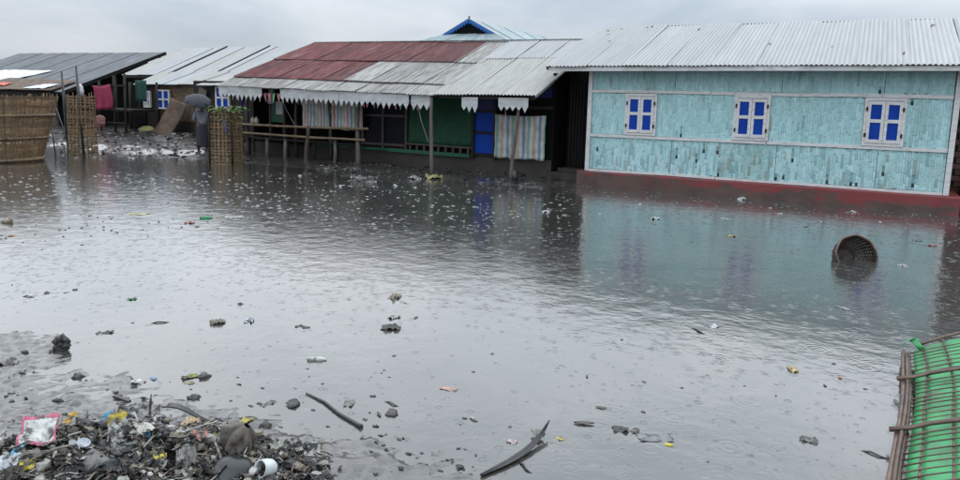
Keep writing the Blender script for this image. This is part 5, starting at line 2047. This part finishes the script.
for px, py, r_, kind, c, l_ in ((293, 405, 16, 'clod', DK, 'split black clod beside the long stick'), (379, 415, 11, 'leaf', DK, 'black leaf lying right of the long stick'), (392, 414, 14, 'clod', (0.05, 0.045, 0.04), 'flat mud clod past the long stick tip'),
                                (392, 404, 20, 'stick', (0.1, 0.085, 0.07), 'brown twig past the long stick'), (349, 404, 14, 'wrap', (0.25, 0.24, 0.2), 'grey wrapper on mud above the long stick'),
                                (58, 400, 9, 'clod', DK, 'round black clod beyond the heap'), (122, 400, 20, 'board', (0.045, 0.04, 0.037), 'short dark board floating beyond the heap'), (136, 382, 11, 'wrap', (0.66, 0.66, 0.64), 'white oval wrapper floating beyond the heap'), (154, 379, 8, 'wrap', (0.25, 0.4, 0.55), 'blue and white scrap beyond the heap'),
                                (190, 377, 15, 'wrap', (0.32, 0.30, 0.08), 'olive yellow wrapper in debris beyond the heap'), (204, 377, 14, 'clod', DK, 'black pointed clod in debris beyond the heap'), (189, 383, 9, 'wrap', (0.5, 0.52, 0.3), 'pale green wrapper in debris beyond the heap'), (194, 398, 13, 'clod', DK, 'black clod between the debris and heap'),
                                (246, 421, 13, 'bag', (0.5, 0.42, 0.08), 'yellow tin lying on the mud past the heap'), (312, 444, 10, 'wrap', (0.42, 0.42, 0.4), 'pale wrapper in mud right of white pot'), (265, 426, 14, 'clod', (0.05, 0.045, 0.04), 'mud clod right of yellow tin'), (268, 404, 16, 'rag', (0.09, 0.085, 0.08), 'grey rag smeared on the mud flat'), (24, 352, 8, 'clod', DK, 'small black clod near the jagged rock'), (8, 362, 26, 'rag', (0.05, 0.045, 0.04), 'dark matted twigs washed up near the jagged rock'), (78, 376, 12, 'clod', DK, 'black clod on the wet mud past the rock')):
    scrap(kind, px, py, r_, c, l_)

# churned scraps in the mud round the heap and on the far ground (too many and too small to count)
rs = random.Random(21)
m = MB()
pal = [(0.02, 0.02, 0.02)] * 16 + [(0.06, 0.045, 0.034)] * 6 + [(0.13, 0.10, 0.07)] * 5 + [(0.23, 0.19, 0.14)] * 4 + [(0.42, 0.40, 0.36)] * 7 + [(0.20, 0.17, 0.11)]
cnt = 0
while cnt < 3800:
    px, py = rs.uniform(-30, 330), rs.uniform(418, 520)
    lim = 424 + 10 * nf(px, 0, 0.03) + max(0, (px - 215) * 0.32) + max(0, 20 - (px - 20) * 0.3 if px < 80 else 0) * 0.6
    if py < lim + abs(rs.gauss(0, 5)):
        continue
    q = surf(px, py)
    c = rs.choice(pal)
    jj = rs.uniform(0.65, 1.2)
    m.cur = tuple(v * jj for v in c)
    w_ = rs.uniform(0.012, 0.042) if rs.random() < 0.85 else rs.uniform(0.04, 0.085)
    t = rs.random()
    cc = (q.x, q.y, q.z + rs.uniform(0.0, 0.03) + 0.07 * max(0.0, 0.15 + nf(q.x, q.y, 5.5, 8.0)))
    if t < 0.62:
        sheet(m, cc, w_, w_ * rs.uniform(0.15, 0.8), cnt, 0.7, rs.uniform(0, 3.1), rs.uniform(-0.9, 0.9), 3, 3)
    elif t < 0.86:
        a = rs.uniform(0, 6.28)
        dv = Vector((math.cos(a), math.sin(a), rs.uniform(-0.2, 0.5))) * w_ * rs.uniform(0.6, 1.8)
        m.tube([Vector(cc) - dv, Vector(cc) + Vector((0, 0, 0.006)), Vector(cc) + dv], rs.uniform(0.0012, 0.004), 5)
    else:
        lump(m, cc, w_ * 0.5, cnt, (1, 0.8, 0.6), 6, 4, 0.6)
    cnt += 1
m.build('rubbish_heap', 'litter', None, label='heap of shredded plastic, twigs and mud at the puddle edge', cat='rubbish heap', kind='stuff')
m = MB()
cnt = 0
while cnt < 260:
    px, py = rs.uniform(-20, 480), rs.uniform(368, 478)
    q = surf(px, py)
    if ground_h(q.x, q.y) < -0.012 and rs.random() < 0.85:
        continue
    c = rs.choice(pal[:16])
    jj = rs.uniform(0.6, 1.1)
    m.cur = tuple(v * jj for v in c)
    w_ = rs.uniform(0.006, 0.03)
    if rs.random() < 0.5:
        lump(m, (q.x, q.y, q.z), w_ * 0.55, cnt, (1.4, 0.8, 0.35), 7, 5, 0.8)
    else:
        sheet(m, (q.x, q.y, q.z + 0.003), w_, w_ * 0.6, cnt, 0.3, rs.uniform(0, 3), 0, 2, 2)
    cnt += 1
m.build('mud_crumbs', 'litter', None, label='crumbs of mud and shredded litter spread over the wet mud flat', cat='mud crumbs', kind='stuff')
m = MB()
for k in range(900):
    px, py = rs.uniform(-10, 250), rs.uniform(131, 160)
    if px > 150:
        py = rs.uniform(134, 162)
    q = surf(px, py)
    if q.y > 5.4 or (q.z <= 0.0 and rs.random() < 0.7):
        continue
    j = rs.choice((0.03, 0.04, 0.05, 0.07, 0.10, 0.14, 0.2, 0.34)) * rs.uniform(0.7, 1.2)
    m.cur = (j, j * 0.93, j * 0.84)
    w_ = rs.uniform(0.04, 0.15)
    if rs.random() < 0.45:
        lump(m, (q.x, q.y, q.z), w_ * 0.4, k, (1.2, 1, 0.45), 7, 5, 0.6)
    else:
        sheet(m, (q.x, q.y, q.z + 0.02), w_, w_ * 0.7, k, 0.4, rs.uniform(0, 3), rs.uniform(-.4, .4), 3, 2)
for k in range(240):
    px = rs.uniform(240, 585)
    q = at(px, 166)
    x = at(px, 176).x
    y = rs.uniform(-1.7, 0.15)
    z = ground_h(x, y)
    if z < -0.02:
        continue
    j = rs.choice((0.02, 0.03, 0.04, 0.05, 0.07, 0.16)) * rs.uniform(0.7, 1.2)
    m.cur = (j, j * 0.95, j * 0.88)
    w_ = rs.uniform(0.03, 0.12)
    if rs.random() < 0.5:
        lump(m, (x, y, z), w_ * 0.5, k, (1.2, 1, 0.5), 7, 5, 0.6)
    else:
        sheet(m, (x, y, z + 0.015), w_, w_ * 0.7, k, 0.4, rs.uniform(0, 3), rs.uniform(-.4, .4), 3, 2)
m.build('scattered_litter', 'litter', None, label='scattered litter and clods on the muddy ground before the huts', cat='litter', kind='stuff')

# recognisable things on the heap
def heap_sheet(name, px, py, wpx, hpx, c, label, cat, rot, tilt=0.35, lift=0.05, curl=0.2, border=None):
    q = surf(px, py)
    k = ppm(q)
    sd_ = int(px * 3 + py)
    w_, h_ = wpx / k * 0.92, hpx / k * 1.35
    rag_ = 0.12 if border else 0.5

    def fn(u, v):
        x, y = u - 0.5, v - 0.5
        a_ = math.atan2(y, x)
        g_ = 1 + rag_ * mn.noise(Vector((math.cos(a_) * 1.6 + sd_, math.sin(a_) * 1.6, 0.3)))
        x, y = x * w_ * g_, y * h_ * g_
        z = curl * min(w_, h_) * 1.4 * (nf(u * 2.6 + sd_, v * 2.6, 1.1) + 0.7 * abs(nf(u * 6, v * 6 + sd_, 1.2)) + 0.35 * nf(u * 13, v * 13 + sd_, 1.2)) + tilt * y
        return Vector((x, y, z))
    nu, nv = 16, 12
    m, e_ = MB(), MB()
    for j in range(nv):
        for i in range(nu):
            edge = border and (i < 1 or i >= nu - 1 or j < 1 or j >= nv - 2)
            (e_ if edge else m).poly([fn(i / nu, j / nv), fn((i + 1) / nu, j / nv), fn((i + 1) / nu, (j + 1) / nv), fn(i / nu, (j + 1) / nv)])
    o = m.build(name, cmat(c), None, smooth=True, loc=(q.x, q.y, q.z + lift), label=label, cat=cat)
    o.rotation_euler = (0, 0, YAW + rot)
    if border:
        e_.build('border', cmat(border), o, smooth=True)
    return o


heap_sheet('food_pouch', 40, 445, 36, 24, (0.60, 0.58, 0.54), 'flattened white pouch with pink border on the heap', 'pouch', 0.35, 0.5, 0.07, 0.10, (0.55, 0.10, 0.17))
heap_sheet('wrapper', 17, 466, 9, 16, (0.10, 0.42, 0.60), 'cyan strip of plastic beside the pink bordered pouch', 'wrapper', 0.2, 0.4, 0.06)
heap_sheet('plastic_bag', 5, 474, 26, 14, (0.55, 0.56, 0.57), 'white bag corner below the cyan strip', 'plastic bag', 0.2, 0.3, 0.05)
heap_sheet('wrapper', 29, 476, 18, 9, (0.60, 0.46, 0.04), 'yellow wrapper at the near foot of the heap', 'wrapper', 0.2, 0.3, 0.05)
heap_sheet('wrapper', 71, 428, 11, 9, (0.62, 0.36, 0.04), 'orange yellow peel high on the heap', 'wrapper', -0.5, 0.5, 0.05)
heap_sheet('wrapper', 117, 429, 19, 11, (0.60, 0.45, 0.05), 'yellow pointed packet on top of the heap', 'wrapper', 0.1, 0.8, 0.05)
heap_sheet('wrapper', 108, 425, 8, 6, (0.05, 0.33, 0.55), 'blue scrap touching the yellow pointed packet', 'wrapper', 0.1, 0.5, 0.05)
heap_sheet('wrapper', 148, 446, 6, 5, (0.03, 0.33, 0.62), 'bright blue dot of plastic on the dark heap', 'wrapper', 0.1, 0.3, 0.05)
heap_sheet('wrapper', 160, 467, 13, 4, (0.58, 0.48, 0.05), 'thin yellow strip low on the heap', 'wrapper', 0.3, 0.3, 0.05)
heap_sheet('wrapper', 192, 430, 18, 8, (0.62, 0.45, 0.25), 'cream and yellow wrapper below the black strap', 'wrapper', -0.3, 0.4, 0.04)
heap_sheet('wrapper', 197, 446, 20, 9, (0.62, 0.30, 0.22), 'orange and white packet in the middle of heap', 'wrapper', -0.2, 0.4, 0.05)
heap_sheet('wrapper', 215, 442, 8, 5, (0.42, 0.45, 0.12), 'olive bottle cap lying near the dirty sack', 'cap', 0.2, 0.2, 0.03)
heap_sheet('plastic_sheet', 138, 420, 40, 10, (0.34, 0.33, 0.31), 'long grey plastic sheet along the heap crest', 'plastic sheet', 0.1, 0.6, 0.05, 0.4)
heap_sheet('plastic_bag', 122, 447, 22, 13, (0.50, 0.50, 0.47), 'torn off-white bag in the heap centre', 'plastic bag', 0.5, 0.7, 0.06, 0.5)
heap_sheet('plastic_bag', 290, 457, 40, 14, (0.40, 0.39, 0.33), 'muddy translucent bag beyond the white pot', 'plastic bag', -0.25, 0.3, 0.03, 0.45)
heap_sheet('plastic_bag', 167, 441, 16, 10, (0.26, 0.27, 0.29), 'grey translucent bag on the heap', 'plastic bag', 0.4, 0.4, 0.05, 0.5)
heap_sheet('plastic_bag', 186, 470, 18, 14, (0.30, 0.28, 0.26), 'bluish grey bag low in the heap beside the thin yellow strip', 'plastic bag', 0.4, 0.4, 0.05, 0.5)
for px, w_, l_ in ((85, 14, 'white oval dish lying on the heap'), (74, 8, 'small white lid beside the oval dish')):
    q = surf(px, 455)
    m = MB()
    r = w_ / ppm(q) / 2
    m.lathe([(0.001, 0.0), (r * 0.7, 0.0), (r, 0.012), (r * 0.97, 0.015), (r * 0.68, 0.005), (0.001, 0.005)], 16)
    o = m.build('plastic_dish', flat('dish', (0.5, 0.51, 0.54)), None, smooth=True, loc=(q.x, q.y, q.z + 0.05), label=l_, cat='dish')
    o.rotation_euler = (0.5, 0.2, 0.3)
    o.scale = (1, 0.75, 1)
q = surf(93, 470)
m = MB()
lump(m, (0, 0, 0.025), 0.066, 9, (1.25, 0.9, 0.75), 16, 10, 0.45, 1.8)
m.build('stone', pm('grey_stone', (0.17, 0.16, 0.145), (0.09, 0.085, 0.08), 12, rough=0.5, bump=0.5), None, smooth=True, loc=q, label='large grey stone at the near side of the heap', cat='stone')
# dirty cloth sack with folds
q = surf(235, 452)
m = MB()


def sack(u, v):
    a = u * 2 * math.pi
    prof = 0.066 * (math.sin(math.pi * (0.12 + 0.84 * v)) ** 0.55) * (1 - 0.35 * max(0, v - 0.55) / 0.45)
    k = prof * (1 + 0.09 * math.sin(4 * a + 7 * v) + 0.07 * math.sin(9 * a - 8 * v) + 0.55 * nf(math.cos(a) * 2, math.sin(a) * 2, 1, v * 3))
    return (k * math.cos(a) * 1.15 - 0.06 * v, k * math.sin(a), 0.175 * v - 0.02)


m.grid(sack, 40, 18)
m.v.append((-0.055, 0, 0.15))
o = m.build('dirty_sack', pm('sackcloth', (0.16, 0.135, 0.11), (0.10, 0.085, 0.07), 14, rough=0.75, bump=0.4), None, smooth=True, loc=q, label='dirty brown bundled sack slumped at the heap edge', cat='sack')
o.rotation_euler = (R(25), R(38), YAW + 0.6)
# black bowl lying tilted, white pot
q = surf(240, 474)
m = MB()
m.lathe([(0.001, 0.0), (0.05, 0.0), (0.085, 0.03), (0.098, 0.075), (0.112, 0.08), (0.112, 0.086), (0.092, 0.082), (0.078, 0.034), (0.046, 0.008), (0.001, 0.008)], 28)
o = m.build('black_bowl', 'wet_black', None, smooth=True, loc=(q.x, q.y, q.z + 0.0), label='black plastic bowl upturned beside the white pot', cat='bowl')
o.rotation_euler = (R(160), R(8), 0)
o.location.z += 0.075
q = surf(273, 474)
m = MB()
m.lathe([(0.001, 0.0), (0.045, 0.0), (0.058, 0.02), (0.062, 0.075), (0.056, 0.1), (0.06, 0.108), (0.05, 0.106), (0.048, 0.09), (0.052, 0.07), (0.05, 0.022), (0.001, 0.01)], 24)
o = m.build('white_pot', flat('pot_white', (0.66, 0.67, 0.66)), None, smooth=True, loc=(q.x, q.y, q.z + 0.03), label='white enamel pot tipped over in the mud', cat='pot')
o.rotation_euler = (R(25), R(-70), YAW + 0.5)
o.scale = (0.68, 0.68, 0.68)
q0 = surf(166, 415)
q1 = surf(211, 423)
d = q1 - q0
m = MB()
m.grid(lambda u, v: d * u + Vector((0.0, 0.035 * (v - 0.5) * (1.4 - u), 0.05 - 0.03 * u + 0.015 * math.sin(5 * u) + 0.004 * math.cos(6 * v))), 14, 4)
m.build('black_strap', 'wet_black', None, smooth=True, thick=0.008, loc=q0, label='flat black rubber strap trailing off the heap crest', cat='strap')
for px, py, x2, y2, l_ in ((33, 468, 76, 457, 'pale split cane lying on the heap near the oval dish'), (222, 470, 214, 452, 'thin cane sticking up beside the black bowl'), (150, 422, 150, 404, 'thin upright twig on the heap crest')):
    q0 = surf(px, py)
    q1 = surf(x2, y2)
    if abs(px - x2) < 3:
        q1 = q0 + Vector((0.005, 0.01, 0.085))
    m = MB()
    m.tube([(0, 0, 0.04), (q1 - q0) * 0.5 + Vector((0, 0, 0.06)), (q1 - q0) + Vector((0, 0, 0.06))], [0.006, 0.007, 0.004], 6)
    m.build('cane', cmat((0.30, 0.26, 0.19)), None, smooth=True, loc=q0, label=l_, cat='cane')
